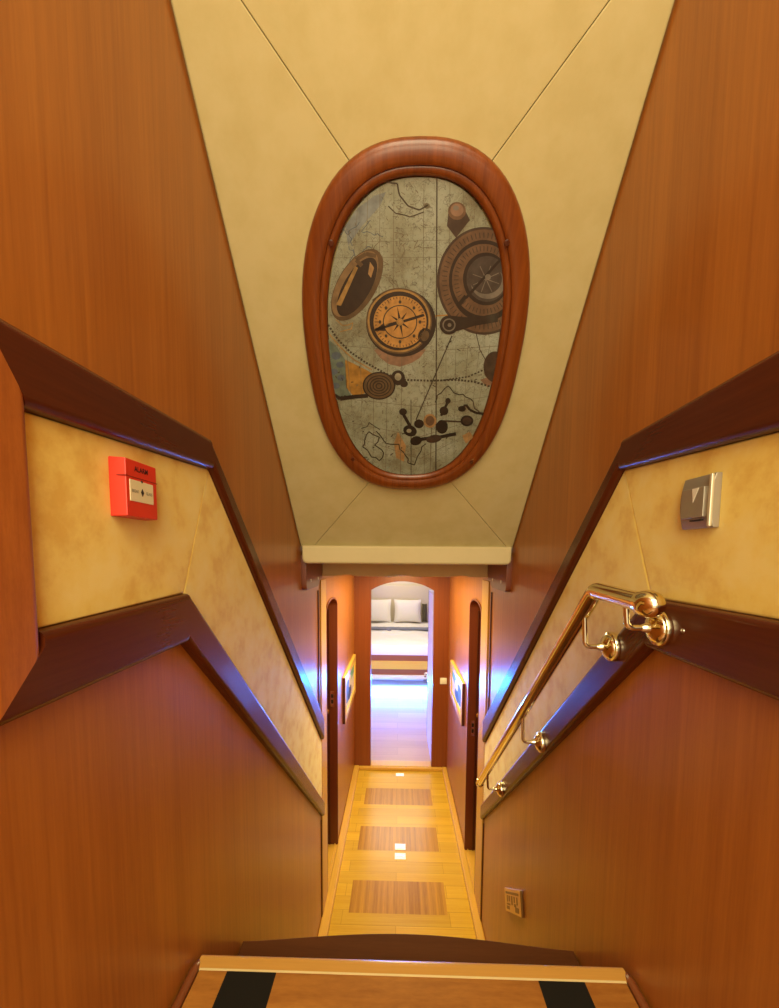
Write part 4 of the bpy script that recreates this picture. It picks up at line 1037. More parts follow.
# side walls, each with an arched doorway at the foot of the stair
DL_ = (2.475, .215); DR_ = (2.470, .195)
for side, X, Xo, dc in (('left', XL, XL - .10, DL_), ('right', XR, XR + .10, DR_)):
    a = ell_arch(dc[0], dc[1], -.335, .075)
    yz = [(-.9, FL - .1), (dc[0] - dc[1], FL - .1)] + a + [(dc[0] + dc[1], FL - .1), (3.83, FL - .1), (3.83, 1.75), (-.9, 1.75)]
    bm = new(); prism_x(bm, yz, X, Xo); bmesh.ops.triangulate(bm, faces=[f for f in bm.faces if len(f.verts) > 4])
    struct('wall_' + side, bm, panel_wood)

# far wall with the arched doorway to the bedroom
DX0, DX1 = -.262, .334
def seg_arch(x0, x1, zs, rise, n=14):
    c = (x0 + x1) / 2; h = (x1 - x0) / 2; R = (h * h + rise * rise) / (2 * rise); out = []
    a = math.asin(h / R)
    for i in range(n + 1):
        t = -a + 2 * a * i / n; out.append((c + R * math.sin(t), zs + rise - R + R * math.cos(t)))
    return out
a = seg_arch(DX0, DX1, -.322, .085)
xz = [(XL - .1, FL - .1), (DX0, FL - .1)] + a + [(DX1, FL - .1), (XR + .1, FL - .1), (XR + .1, .1), (XL - .1, .1)]
bm = new(); prism_y(bm, xz, 3.75, 3.83); bmesh.ops.triangulate(bm, faces=[f for f in bm.faces if len(f.verts) > 4])
struct('wall_far', bm, far_wood)

# corridor floor: planks across, three inset panels
bm = new()
def quad(bm, x0, x1, y0, y1, z, mi):
    f = bm.faces.new([bm.verts.new(p) for p in ((x0, y0, z), (x1, y0, z), (x1, y1, z), (x0, y1, z))]); f.material_index = mi
RX0, RX1 = -.275, .30
ys = [1.5, 2.165, 2.40, 2.665, 2.915, 3.185, 3.42, 3.75]
for i in range(len(ys) - 1):
    if i % 2 == 1:
        quad(bm, XL, RX0, ys[i], ys[i + 1], FL, 0); quad(bm, RX0, RX1, ys[i], ys[i + 1], FL, 1); quad(bm, RX1, XR, ys[i], ys[i + 1], FL, 0)
    else: quad(bm, XL, XR, ys[i], ys[i + 1], FL, 0)
box(bm, XL, XR, 1.5, 3.75, FL - .08, FL - .004)
struct('floor', bm, [floor_x, floor_y])
# skirting
for side, x0, x1 in (('left', XL, XL + .052), ('right', XR - .045, XR)):
    bm = new(); box(bm, x0, x1, 1.62, 3.75, FL, FL + .034, bevel=.008, seg=2)
    struct('baseboard_' + side, bm, base_wood)
bm = new(); box(bm, XL + .052, XR - .045, 3.715, 3.75, FL, FL + .03, bevel=.006)
struct('baseboard_far', bm, base_wood)
bm = new(); box(bm, DX0 + .001, DX1 - .001, 3.735, 3.845, FL, FL + .036, bevel=.006)
struct('trim_1', bm, base_wood)
# corridor ceiling
bm = new(); box(bm, XL, XR, 2.13, 3.75, -.10, -.06); box(bm, XL, XR, 1.755, 2.142, -.018, .02); struct('ceiling_corridor', bm, cream)

# doorways at the sides: lining, casing, sill, leaf, strike plate
for idx, (X, s, dc) in enumerate(((XL, -1, DL_), (XR, 1, DR_))):
    y0, y1 = dc[0] - dc[1], dc[0] + dc[1]
    d = struct_empty('door_%d' % (idx + 1), (X, dc[0], FL))
    o_ = [(y0, FL)] + ell_arch(dc[0], dc[1], -.335, .075) + [(y1, FL)]
    i_ = [(y0 + .014, FL)] + ell_arch(dc[0], dc[1] - .014, -.335, .062) + [(y1 - .014, FL)]
    bm = new(); x0, x1 = X - s * .006, X + s * .10
    n = len(o_)
    vs = [[bm.verts.new((x, p[0], p[1])) for p in loop] for x in (x0, x1) for loop in (o_, i_)]
    for k in range(n - 1):
        bm.faces.new([vs[0][k], vs[0][k + 1], vs[1][k + 1], vs[1][k]]); bm.faces.new([vs[2][k], vs[2][k + 1], vs[3][k + 1], vs[3][k]])
        bm.faces.new([vs[1][k], vs[1][k + 1], vs[3][k + 1], vs[3][k]]); bm.faces.new([vs[0][k], vs[0][k + 1], vs[2][k + 1], vs[2][k]])
    obj('door_frame', bm, jamb_w, d)
    bm = new(); tube(bm, [(X + s * .052, y1 - .018, FL + .03), (X + s * .052, y1 - .018, -.36)], .004, n=8)
    obj('door_stop', bm, dark_z, d)
    bm = new(); box(bm, X + s * .10, X + s * .135, y0 - .03, y1 + .03, FL, -.2, bevel=.004); lf = obj('door_leaf', bm, leaf_w, d)
    bm = new(); lathe(bm, (X + s * .10, y1 - .07, -1.05), (-s, 0, 0), [(0, .02), (.006, .02), (.008, .008), (.03, .008), (.034, .014), (.05, .016), (.058, .006)])
    obj('door_handle', bm, brass, lf, smooth=True)
    bm = new(); zc = -.985 if s < 0 else -1.165
    box(bm, X + s * .018, X + s * .044, y1 - .0165, y1 - .0135, zc - .055, zc + .055, bevel=.001)
    box(bm, X + s * .024, X + s * .038, y1 - .0185, y1 - .016, zc - .03, zc - .005, mat=1); box(bm, X + s * .024, X + s * .038, y1 - .0185, y1 - .016, zc + .01, zc + .035, mat=1)
    obj('strike_plate', bm, [chrome, black_pl], d)
    bm = new(); box(bm, X - s * .001, X + s * .10, y0 + .014, y1 - .014, FL, FL + .030, bevel=.003)
    box(bm, X + s * .012, X + s * .020, y0 + .014, y1 - .014, FL + .030, FL + .036)
    obj('sill', bm, base_wood, d)
    bm = new(); ya = 2.112
    prism_x(bm, [(ya, FL), (y0 - .001, FL), (y0 - .001, -.13), (ya, -.13)], X, X - s * .007, bevel=.002)
    obj('door_casing', bm, casing_w, d)
    # narrow dark slots where the stair lining stops
    bm = new(); prism_x(bm, [(2.052, -.83), (2.068, -.845), (2.068, -.20), (2.060, -.18), (2.052, -.18)], X, X - s * .006, bevel=.002); 
    prism_x(bm, [(2.100, FL), (2.111, FL), (2.111, -1.47), (2.100, -1.46)], X, X - s * .004)
    t = struct('trim_%d' % (idx + 2), bm, dark_z)

# ------------------------------------------------------------------ stair wall frames and suede
UO = [(.862, .246), (2.105, -.875)]; UI = [(.872, .184), (2.105, -1.003)]
LT = [(.757, -.075), (2.105, -1.355)]; LB = [(.745, -.168), (2.105, -1.442)]
TH = .021
for idx, (X, s) in enumerate(((XL, 1), (XR, -1))):
    near = .436 if s > 0 else .430
    zUO, zUI, zLT, zLB = (.238, .156, -.087, -.178) if s > 0 else (.262, .152, -.0768, -.1775)
    f = struct_empty('trim_%d' % (idx + 4), (X, near, 0))
    def rail(name, pts, m, long=(0, 2)):
        bm = new(); prism_x(bm, pts, X, X + s * TH, bevel=.012, seg=4, edges=long); obj(name, bm, m, f, smooth=True)
    po = near - .052
    rail('upper_rail', [(po, zUO), UO[0], UI[0], (near, zUI)], trim_y)
    rail('lower_rail', [(near, zLT - .018), (near + .002, zLT), LT[0], LB[0], (po - .012, zLB)], trim_y, (1, 3))
    rail('post', [(po, zUO), (near, zUI), (near, zLT - .018), (po - .012, zLB)], trim_z, (1, 3))
    rail('sloped_upper_rail', [UO[0], UO[1], UI[1], UI[0]], trim_s)
    rail('sloped_lower_rail', [LT[0], LT[1], LB[1], LB[0]], trim_s)
    sd = 'left' if s > 0 else 'right'
    bm = new(); prism_x(bm, [(near, zUI), (UI[0][0], UI[0][1]), (LT[0][0], LT[0][1]), (near, zLT)], X + s * .0012, X + s * .007, bevel=.005, seg=3, edges='B')
    tag(obj('suede_panel', bm, suede, None, True, at=(X, near, zLT)),
        'flat yellow suede wall panel behind the red alarm box' if s > 0 else 'flat yellow suede wall panel behind the nickel light switch', 'wall panel', 'yellow suede wall panels')
    bm = new(); prism_x(bm, [(UI[0][0], UI[0][1]), (UI[1][0], UI[1][1] - .01), (UI[1][0], LT[1][1] + .02), (UI[1][0] - .02, LT[1][1] + .022), (LT[0][0], LT[0][1])], X + s * .0012, X + s * .007, bevel=.005, seg=3, edges='B')
    tag(obj('suede_panel', bm, suede, None, True, at=(X, UI[0][0], LT[1][1])),
        'sloping yellow suede wall panel running down the left side of the stair' if s > 0 else 'sloping yellow suede wall panel behind the brass handrail', 'wall panel', 'yellow suede wall panels')

# ------------------------------------------------------------------ sloping ceiling
P0 = V((0, 1.71, .03)); CD = V((0, -.92, .953)).normalized(); CN = V((1, 0, 0)).cross(CD)   # CN looks down at the stair
def cp(u, v, h=0): return P0 + V((u, 0, 0)) + CD * v + CN * h
def inset_poly(p, d):
    n = len(p); out = []
    area = sum(p[i][0] * p[(i + 1) % n][1] - p[(i + 1) % n][0] * p[i][1] for i in range(n))
    sg = 1 if area > 0 else -1
    for i in range(n):
        a, b_, c = V(p[i - 1]), V(p[i]), V(p[(i + 1) % n])
        e1 = (b_ - a).normalized(); e2 = (c - b_).normalized()
        n1 = V((-e1.y, e1.x)) * sg; n2 = V((-e2.y, e2.x)) * sg
        k = (n1 + n2); k = k / max(.2, k.dot(n1)); out.append((b_ + k * d)[:])
    return out
top = [(-.416, 1.470), (-.10, 1.115), (.18, 1.115), (.476, 1.446), (.476, 2.1), (-.416, 2.1)]
lef = [(-.416, 0), (-.372, 0), (-.10, .343), (-.10, 1.115), (-.416, 1.470)]
bot = [(-.372, 0), (.464, 0), (.18, .338), (-.10, .343)]
rig = [(.464, 0), (.476, 0), (.476, 1.446), (.18, 1.115), (.18, .338)]
bm = new()
for q, h in ((top, .0), (lef, .0015), (bot, .0), (rig, .0015)):
    q = inset_poly(q, .0005)
    add_prism(bm, ([cp(u, v, -.012) for u, v in q], [cp(u, v, h) for u, v in q]), bevel=.003, seg=2, edges='B')
add_prism(bm, ([cp(u, v, -.03) for u, v in ((XL, 0), (XR, 0), (XR, 2.1), (XL, 2.1))], [cp(u, v, -.010) for u, v in ((XL, 0), (XR, 0), (XR, 2.1), (XL, 2.1))]), mat=1)
struct('ceiling', bm, [cream, cream], True)

# the two padded lips under it
t = thing('padded_valance', 'cream padded lip along the bottom edge of the sloping ceiling', 'valance', (.03, 1.70, -.035))
bm = new()
xz = [(-.407, .042)] + [p[:2] for p in ((-.407, -.014), (-.404, -.024), (-.397, -.031), (-.385, -.034))] + [(.445, -.034), (.457, -.031), (.464, -.024), (.467, -.014), (.467, .042)]
prism_y(bm, xz, 1.672, 1.75, bevel=.010, seg=3, edges='A'); obj('lip', bm, cream_lip, t, True)
bm = new(); tube(bm, [(-.405, 1.695, .037), (.465, 1.695, .037)], .005, n=10); obj('piping', bm, cream, t, True)
t = thing('padded_valance', 'narrower beige valance with a wavy lower edge above the corridor', 'valance', (.03, 2.12, -.115))
xs = [XL + .004 + (XR - XL - .008) * i / 40 for i in range(41)]
low = [(x, -.108 + .007 * max(0, math.cos((x - .03) * 2 * math.pi / .30)) ** 3) for x in xs]
bm = new(); prism_y(bm, [(XL + .004, -.02)] + low + [(XR - .004, -.02)], 2.085, 2.14, bevel=.006, seg=2, edges='A'); obj('valance_band', bm, beige, t, True)

# brackets under the lip
for X, s, lab in ((XL, 1, 'dark wooden bracket plate under the left end of the ceiling lip'), (XR, -1, 'dark wooden bracket plate under the right end of the ceiling lip')):
    t = thing('wall_bracket', lab, 'bracket', (X, 1.9, -.15), 'bracket plates')
    bm = new()
    yz = [(1.715, .0), (1.715, -.125), (1.72, -.143), (1.735, -.152), (1.97, -.152), (2.0, -.142), (2.02, -.12), (2.06, -.12), (2.08, -.09), (2.08, .0)]
    prism_x(bm, yz, X, X + s * .022, bevel=.004, seg=2, edges='B'); obj('plate', bm, jamb_w, t, True)
    for y in (1.80, 1.96):
        bm = new(); lathe(bm, (X + s * .020, y, -.112), (s, 0, 0), [(0, .009), (.003, .009), (.0045, .006)], n=14); obj('screw', bm, steel, t, True)

# ------------------------------------------------------------------ oval picture in the ceiling
UC, VC = .035, .737
def sup(hw, hh, n=96, e=2.4):
    out = []
    for i in range(n):
        a = 2 * math.pi * i / n; c, s_ = math.cos(a), math.sin(a)
        out.append((math.copysign(abs(c) ** (2 / e), c) * hw, math.copysign(abs(s_) ** (2 / e), s_) * hh))
    return out
ov = thing('oval_picture', 'oval mahogany framed picture of old map and compasses on the sloping ceiling', 'picture', cp(UC, VC)[:])
prof = [(0, 0), (0, .012), (.0025, .018), (.008, .0225), (.018, .0255), (.030, .0265), (.040, .0255), (.046, .0225), (.0475, .018), (.051, .0195), (.058, .0185), (.063, .015), (.066, .010), (.066, .001)]
bm = new(); rings = []
for ins, h in prof:
    rings.append([bm.verts.new(cp(UC + u, VC + v, h)) for u, v in sup(.302 - ins, .428 - ins * .88, e=2.45)])
for a_, b_ in zip(rings, rings[1:] + rings[:1]):
    for k in range(96): bm.faces.new([a_[k], a_[(k + 1) % 96], b_[(k + 1) % 96], b_[k]])
obj('frame', bm, oval_wood, ov, True)
for u, v in ((-.166, 1.000), (.245, .997), (-.160, .438), (.243, .428)):
    bm = new(); lathe(bm, cp(u, v, .0235), CN, [(0, .0065), (.004, .0065), (.005, .005)], n=14)
    obj('screw_plug', bm, dark_z, ov, True)
COL = {'orange': (.36, .19, .035), 'bluegreen': (.12, .17, .13), 'slate': (.085, .12, .15), 'pinkbrown': (.24, .145, .09), 'tan': (.33, .20, .08), 'paleblue': (.20, .24, .24),
       'ink': (.045, .036, .022), 'inklight': (.15, .135, .085), 'gold': (.33, .20, .06), 'darkbrass': (.10, .066, .03), 'brass': (.20, .13, .06), 'blackbrown': (.018, .013, .009),
       'face': (.46, .24, .06), 'darkbrown': (.05, .033, .022), 'copper': (.13, .076, .040), 'darkface': (.055, .046, .038), 'steel': (.17, .155, .125), 'maptone': (.30, .29, .20)}
def printed(name, col):
    m, nt, b = mat('print ' + name); N = nt.nodes; L = nt.links
    tc = N.new('ShaderNodeTexCoord'); n = N.new('ShaderNodeTexNoise'); n.inputs['Scale'].default_value = 55; n.inputs['Detail'].default_value = 6
    L.new(tc.outputs['Object'], n.inputs['Vector'])
    r = N.new('ShaderNodeValToRGB'); r.color_ramp.elements[0].position = .3; r.color_ramp.elements[1].position = .7
    r.color_ramp.elements[0].color = (*[c * .68 for c in col], 1); r.color_ramp.elements[1].color = (*[min(1, c * 1.2) for c in col], 1)
    L.new(n.outputs['Fac'], r.inputs['Fac']); L.new(r.outputs['Color'], b.inputs['Base Color'])
    b.inputs['Roughness'].default_value = .5; b.inputs['Coat Weight'].default_value = .7; b.inputs['Coat Roughness'].default_value = .12
    return m
def map_paper():
    m, nt, b = mat('old map paper'); N = nt.nodes; L = nt.links
    tc = N.new('ShaderNodeTexCoord')
    n = N.new('ShaderNodeTexNoise'); n.inputs['Scale'].default_value = 7; n.inputs['Detail'].default_value = 9; n.inputs['Roughness'].default_value = .7
    L.new(tc.outputs['Object'], n.inputs['Vector'])
    r = N.new('ShaderNodeValToRGB'); e = r.color_ramp.elements
    e[0].position = .33; e[0].color = (.15, .135, .075, 1); e[1].position = .7; e[1].color = (.36, .41, .34, 1); k = e.new(.5); k.color = (.27, .30, .215, 1)
    L.new(n.outputs['Fac'], r.inputs['Fac'])
    # printed coast lines: thin contour bands of a noise field
    n2 = N.new('ShaderNodeTexNoise'); n2.inputs['Scale'].default_value = 12; n2.inputs['Detail'].default_value = 5; n2.inputs['Roughness'].default_value = .65
    L.new(tc.outputs['Object'], n2.inputs['Vector'])
    s1 = N.new('ShaderNodeMath'); s1.operation = 'PINGPONG'; s1.inputs[1].default_value = .06; L.new(n2.outputs['Fac'], s1.inputs[0])
    s2 = N.new('ShaderNodeMath'); s2.operation = 'LESS_THAN'; s2.inputs[1].default_value = .0055; L.new(s1.outputs[0], s2.inputs[0])
    s3 = N.new('ShaderNodeMath'); s3.operation = 'MULTIPLY'; s3.inputs[1].default_value = .55; L.new(s2.outputs[0], s3.inputs[0])
    mx = N.new('ShaderNodeMix'); mx.data_type = 'RGBA'; L.new(s3.outputs[0], mx.inputs[0]); L.new(r.outputs['Color'], mx.inputs[6]); mx.inputs[7].default_value = (.07, .055, .035, 1)
    n4 = N.new('ShaderNodeTexNoise'); n4.inputs['Scale'].default_value = 24; n4.inputs['Detail'].default_value = 6; n4.inputs['Roughness'].default_value = .7
    L.new(tc.outputs['Object'], n4.inputs['Vector'])
    s4 = N.new('ShaderNodeMath'); s4.operation = 'PINGPONG'; s4.inputs[1].default_value = .07; L.new(n4.outputs['Fac'], s4.inputs[0])
    s5 = N.new('ShaderNodeMath'); s5.operation = 'LESS_THAN'; s5.inputs[1].default_value = .009; L.new(s4.outputs[0], s5.inputs[0])
    s6 = N.new('ShaderNodeMath'); s6.operation = 'MULTIPLY'; s6.inputs[1].default_value = .34; L.new(s5.outputs[0], s6.inputs[0])
    m2 = N.new('ShaderNodeMix'); m2.data_type = 'RGBA'; L.new(s6.outputs[0], m2.inputs[0]); L.new(mx.outputs[2], m2.inputs[6]); m2.inputs[7].default_value = (.06, .05, .032, 1)
    L.new(m2.outputs[2], b.inputs['Base Color'])
    b.inputs['Roughness'].default_value = .5; b.inputs['Coat Weight'].default_value = .7; b.inputs['Coat Roughness'].default_value = .12
    return m
bm = new(); PH = .010
f = bm.faces.new([bm.verts.new(cp(UC + u, VC + v, PH)) for u, v in sup(.234, .3685)])
for ln in ART.strip().split('\n'):
    t_ = [int(x) for x in ln.split()]
    pts = [(t_[i] / 5000, t_[i + 1] / 5000) for i in range(2, len(t_), 2)]
    # keep the print inside its frame: pull stray points back to the sight edge
    q = []
    for u, v in pts:
        du, dv = (u - UC) / .240, (v - VC) / .374
        k = (abs(du) ** 2.4 + abs(dv) ** 2.4) ** (1 / 2.4)
        if k > 1: du, dv = du / k, dv / k
        q.append((UC + du * .240, VC + dv * .374))
    clean = [p for i, p in enumerate(q) if (p[0] - q[i - 1][0]) ** 2 + (p[1] - q[i - 1][1]) ** 2 > 1e-9]
    if len(clean) < 3: continue
    try: f = bm.faces.new([bm.verts.new(cp(u, v, PH + .00012 * t_[1])) for u, v in clean]); f.material_index = 1 + t_[0]
    except ValueError: pass
obj('map_print', bm, [map_paper()] + [printed(c, COL[c]) for c in ART_COLOURS], ov)

# ------------------------------------------------------------------ red alarm box
al = thing('alarm_call_point', 'red fire alarm call point on the left yellow suede panel', 'fire alarm', (XL + .007, .62, .055))
XB, XF = XL + .007, XL + .030
bm = new(); Y0, Y1, Z0, Z1 = .568, .648, .054, .1385
add_prism(bm, ([(XB, Y0, Z0), (XB, Y1, Z0), (XB, Y1, Z1), (XB, Y0, Z1)], [(XF, Y0 + .004, Z0 + .001), (XF, Y1 - .004, Z0 + .001), (XF, Y1 - .004, Z1 - .001), (XF, Y0 + .004, Z1 - .001)]), bevel=.0018, seg=2)
bd = obj('body', bm, red_pl, al, True)
bm = new(); box(bm, XF - .012, XF + .0004, Y0 + .001, Y1 - .003, Z1 - .0265, Z1 - .0255); obj('seam', bm, plain('dark red seam', (.22, .01, .006), .5), al)
bm = new(); box(bm, XF - .001, XF + .0008, Y0 + .0105, Y1 - .0145, Z0 + .0235, Z1 - .030, bevel=.0006)
gl = obj('glass_plate', bm, label_white, al)
bm = new(); yc = (Y0 + Y1) / 2 - .002; zc = Z0 + .0385
prism_x(bm, [(yc - .0035, zc), (yc, zc - .006), (yc + .0035, zc), (yc, zc + .006)], XF + .0006, XF + .0012); obj('target_mark', bm, black_pl, gl)
def text(name, body, m, parent, size, origin, ex, ey, depth=.0004, squeeze=1, bold=0):
    cu = bpy.data.curves.new(name, 'FONT'); cu.body = body; cu.size = 1; cu.align_x = 'CENTER'; cu.align_y = 'CENTER'; cu.offset = bold
    tmp = bpy.data.objects.new('tmp', cu); C.objects.link(tmp)
    dg = bpy.context.evaluated_depsgraph_get(); me = bpy.data.meshes.new_from_object(tmp.evaluated_get(dg))
    bpy.data.objects.remove(tmp); bm = new(); bm.from_mesh(me); bpy.data.meshes.remove(me)
    ex, ey = V(ex), V(ey)
    for v in bm.verts: v.co = V(origin) + ex * (v.co.x * size * squeeze) + ey * (v.co.y * size)
    return obj(name, bm, m, parent)
text('alarm_lettering', 'ALARM', black_pl, al, .0105, (XF + .0006, (Y0 + Y1) / 2 - .002, Z1 - .0135), (0, 1, 0), (0, 0, 1), squeeze=.95, bold=.02)
text('glass_lettering', 'BREAK', label_grey, gl, .0062, (XF + .0011, yc - .0165, zc), (0, 1, 0), (0, 0, 1), squeeze=.85, bold=.02)
text('glass_lettering', 'GLASS', label_grey, gl, .0062, (XF + .0011, yc + .0160, zc), (0, 1, 0), (0, 0, 1), squeeze=.85, bold=.02)
bm = new(); lathe(bm, (XF + .0002, yc, Z1 - .030), (1, 0, 0), [(0, .0022), (.0008, .0018)], n=12); obj('key_hole', bm, black_pl, al)

# ------------------------------------------------------------------ nickel light switch
sw = thing('light_switch', 'square nickel light switch with pale arrow on the right suede panel', 'light switch', (XR - .007, .665, .048))
Xb, Xf = XR - .007, XR - .021
Y0, Y1, Z0, Z1 = .608, .676, .046, .126
bm = new()
N_ = 8; rows = []
for i in range(N_ + 1):      # plate bowed outward top to bottom
    t_ = i / N_; z = Z0 + (Z1 - Z0) * t_; rows.append((z, Xf + .006 * (2 * t_ - 1) ** 2))
A = [(x, Y0 + .0015, z) for z, x in rows] + [(Xb, Y0, Z1), (Xb, Y0, Z0)]
B = [(x, Y1 - .0015, z) for z, x in rows] + [(Xb, Y1, Z1), (Xb, Y1, Z0)]
add_prism(bm, (A, B), bevel=.0012, seg=2); obj('face_plate', bm, silver_pl, sw, True)
bm = new(); prism_x(bm, [(Y0 + .0005, Z0 + .001), (Y0 + .0065, Z0 + .001), (Y0 + .0065, Z1 - .001), (Y0 + .0005, Z1 - .001)], Xf + .004, Xf - .0012, bevel=.002, seg=2); obj('side_band', bm, silver_lt, sw, True)
bm = new(); prism_x(bm, [(Y0 + .012, Z0 + .016), (Y1 - .008, Z0 + .016), (Y1 - .008, Z1 - .018), (Y0 + .012, Z1 - .018)], Xf + .004, Xf - .003, bevel=.0015, seg=2); rk = obj('rocker', bm, silver_pl, sw, True)
bm = new(); prism_x(bm, [(Y0 + .022, Z1 - .019), (Y0 + .036, Z1 - .019), (Y0 + .033, Z1 - .040)], Xf - .0025, Xf - .0036); obj('arrow', bm, glow_tri, rk)
bm = new(); box(bm, Xf - .0032, Xf, Y0 + .013, Y1 - .03, Z0 + .0105, Z0 + .013); obj('gap', bm, black_pl, rk)

# ------------------------------------------------------------------ brass handrail
hr = thing('handrail', 'polished brass handrail with ball end on the right stair wall', 'handrail', (.395, .62, -.075))
hx = .395
a0, a1, a2 = V((hx, .625, -.074)), V((hx, .808, -.066)), V((hx, 1.835, -1.073))
bm = new(); tube(bm, [a0] + arc(a0, a1, a2, .028, 8) + [a2], .0165, n=24); obj('rail', bm, brass, hr, True)
bm = new(); lathe(bm, (hx, .655, -.0727), (0, -1, 0), [(0, .0165), (.002, .0205), (.010, .0215), (.018, .022), (.027, .0205), (.034, .0165), (.040, .010), (.043, .003)]); obj('ball_end', bm, brass, hr, True)
bm = new(); dd = (a2 - a1).normalized(); lathe(bm, a2 - dd * .004, dd, [(0, .0165), (.002, .019), (.012, .019), (.02, .012), (.022, .003)]); obj('end_cap', bm, brass, hr, True)
XS = XR - TH
for (y, z), on in (((.700, -.122), 0), ((.852, -.190), 1), ((1.238, -.586), 1), ((1.690, -1.016), 1)):
    br = None
    if on:   # the point of the rail above this bracket
        k = (y - .005 - a1.y) / (a2.y - a1.y); q = a1 + (a2 - a1) * k
    else: q = V((hx, y, -.0705))
    bm = new()
    p0 = V((XS, y, z)); p1 = V((hx + .004, y, z)); p2 = V((q.x, y, q.z - .012))
    if (p2 - p1).length < .03: p2 = p1 + V((0, 0, .034))
    tube(bm, [p0] + arc(p0, p1, p2, .012, 6) + [p2], .0052, n=12); br = obj('bracket', bm, brass, hr, True)
    bm = new(); lathe(bm, (XS, y, z), (-1, 0, 0), [(0, .031), (.006, .032), (.010, .0305), (.0112, .0265), (.0135, .0255), (.018, .022), (.0205, .014), (.024, .009), (.030, .0078), (.036, .0055)], n=30); obj('rosette', bm, brass, br, True)
bm = new(); lathe(bm, (XS, .648, -.117), (-1, 0, 0), [(0, .0035), (.002, .003), (.003, .001)], n=12)
tag(obj('screw', bm, steel, None, True, at=(XS, .648, -.117)), 'small round screw head on the dark rail beside the first handrail rosette', 'screw')

# ------------------------------------------------------------------ brass wall plate low on the right
pl = thing('wall_plate', 'small brass plate with fretwork low on the right stair wall', 'wall plate', (XR, 1.53, -1.46))
FT, NT, NB, FB = V((1.645, -1.435)), V((1.435, -1.262)), V((1.405, -1.345)), V((1.612, -1.512))   # plate set along the slope of the stair
def sh(p, q): return (FB * (1 - p) * (1 - q) + NB * p * (1 - q) + FT * (1 - p) * q + NT * p * q)[:]
bm = new(); prism_x(bm, [sh(0, 0), sh(1, 0), sh(1, 1), sh(0, 1)], XR, XR - .010, bevel=.003, seg=2); bd = obj('plate', bm, gold_plate, pl, True)
bm = new()
def cut(p0, p1, q0, q1): prism_x(bm, [sh(p0, q0), sh(p1, q0), sh(p1, q1), sh(p0, q1)], XR - .0095, XR - .0108)
cut(.10, .90, .76, .86)
for k in ((.12, .30, .12, .26), (.66, .88, .10, .30), (.60, .72, .30, .42), (.44, .52, .34, .70), (.16, .22, .42, .70), (.28, .36, .46, .70), (.60, .66, .46, .70), (.76, .82, .40, .70), (.14, .36, .30, .38)): cut(*k)
obj('fretwork', bm, gold_dark, bd)

# ------------------------------------------------------------------ stair
st = thing('staircase', 'steep wooden staircase with pale top tread going down to the corridor', 'staircase', (.03, 1.2, FL))
R_ = .205; e0, e1 = XL + .004, XR - .004
bm = new(); mw = .022
box(bm, XL + mw, XR - mw, -.9, .742, -.875, -.84, bevel=.002); top_t = obj('tread', bm, step_light, st)
bm = new()
tube(bm, [(XL + .012, .764, -.853), (XR - .012, .764, -.853)], .013, n=18); box(bm, XL + .012, XR - .012, .742, .764, -.866, -.8398, bevel=.002)
obj('nosing', bm, step_nose, top_t, True)
bm = new(); box(bm, XL + mw, XR - mw, .7385, .7425, -.842, -.8392); obj('inlay_line', bm, bed_cream, top_t)
for x0, x1 in ((-.340, -.240), (.284, .375)):
    bm = new(); box(bm, x0, x1, .30, .7375, -.841, -.8385, bevel=.0008); g_ = obj('anti_slip_strip', bm, grip, top_t)
for s, X in ((1, XL), (-1, XR)):
    bm = new(); tube(bm, [(X + s * .0115, -.9, -.842), (X + s * .0115, .74, -.842), (X + s * .0115, .757, -.848), (X + s * .0115, .765, -.862)], .0088, n=14); obj('side_moulding', bm, step_side, st, True)
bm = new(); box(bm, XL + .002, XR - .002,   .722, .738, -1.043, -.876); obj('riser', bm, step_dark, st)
for i in range(1, 6):
    z = -.84 - R_ * i; yb = .75 + .205 * (i - 1); ye = 1.0 + .19 * (i - 1); bow = .035 if i == 1 else .015
    fr = [(e0 + (e1 - e0) * k / 24, ye + bow * math.sin(math.pi * k / 24) ** 1.3) for k in range(25)]
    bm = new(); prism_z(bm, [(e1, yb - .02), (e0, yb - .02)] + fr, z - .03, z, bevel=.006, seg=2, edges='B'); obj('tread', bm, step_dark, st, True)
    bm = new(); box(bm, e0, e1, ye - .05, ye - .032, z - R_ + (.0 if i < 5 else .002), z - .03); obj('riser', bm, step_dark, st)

# ------------------------------------------------------------------ corridor: hatch pulls, pictures, switch
for y, yl, lab in ((2.612, .029, 'chrome flush hatch pull in the corridor floor, nearer of the close pair'), (2.702, .029, 'chrome flush hatch pull in the corridor floor, farther of the close pair'),
                   (3.645, .025, 'small chrome hatch pull in the floor just before the bedroom doorway')):
    t = thing('hatch_pull', lab, 'hatch pull', (.027, y, FL), 'floor hatch pulls')
    hw = .038
    bm = new(); box(bm, .027 - hw, .027 + hw, y - yl, y + yl, FL, FL + .003, bevel=.0012); obj('plate', bm, satin_chrome, t)
    bm = new(); prism_z(bm, [(.027 + hw * .55 * math.cos(a_ * math.pi / 10), y + yl * .5 * math.sin(a_ * math.pi / 10)) for a_ in range(20)], FL + .0028, FL + .0034); obj('finger_cup', bm, steel, t)
    bm = new(); tube(bm, [(.027 - hw * .6, y, FL + .005), (.027 + hw * .6, y, FL + .005)], .0035, n=10); obj('bar', bm, chrome, t, True)

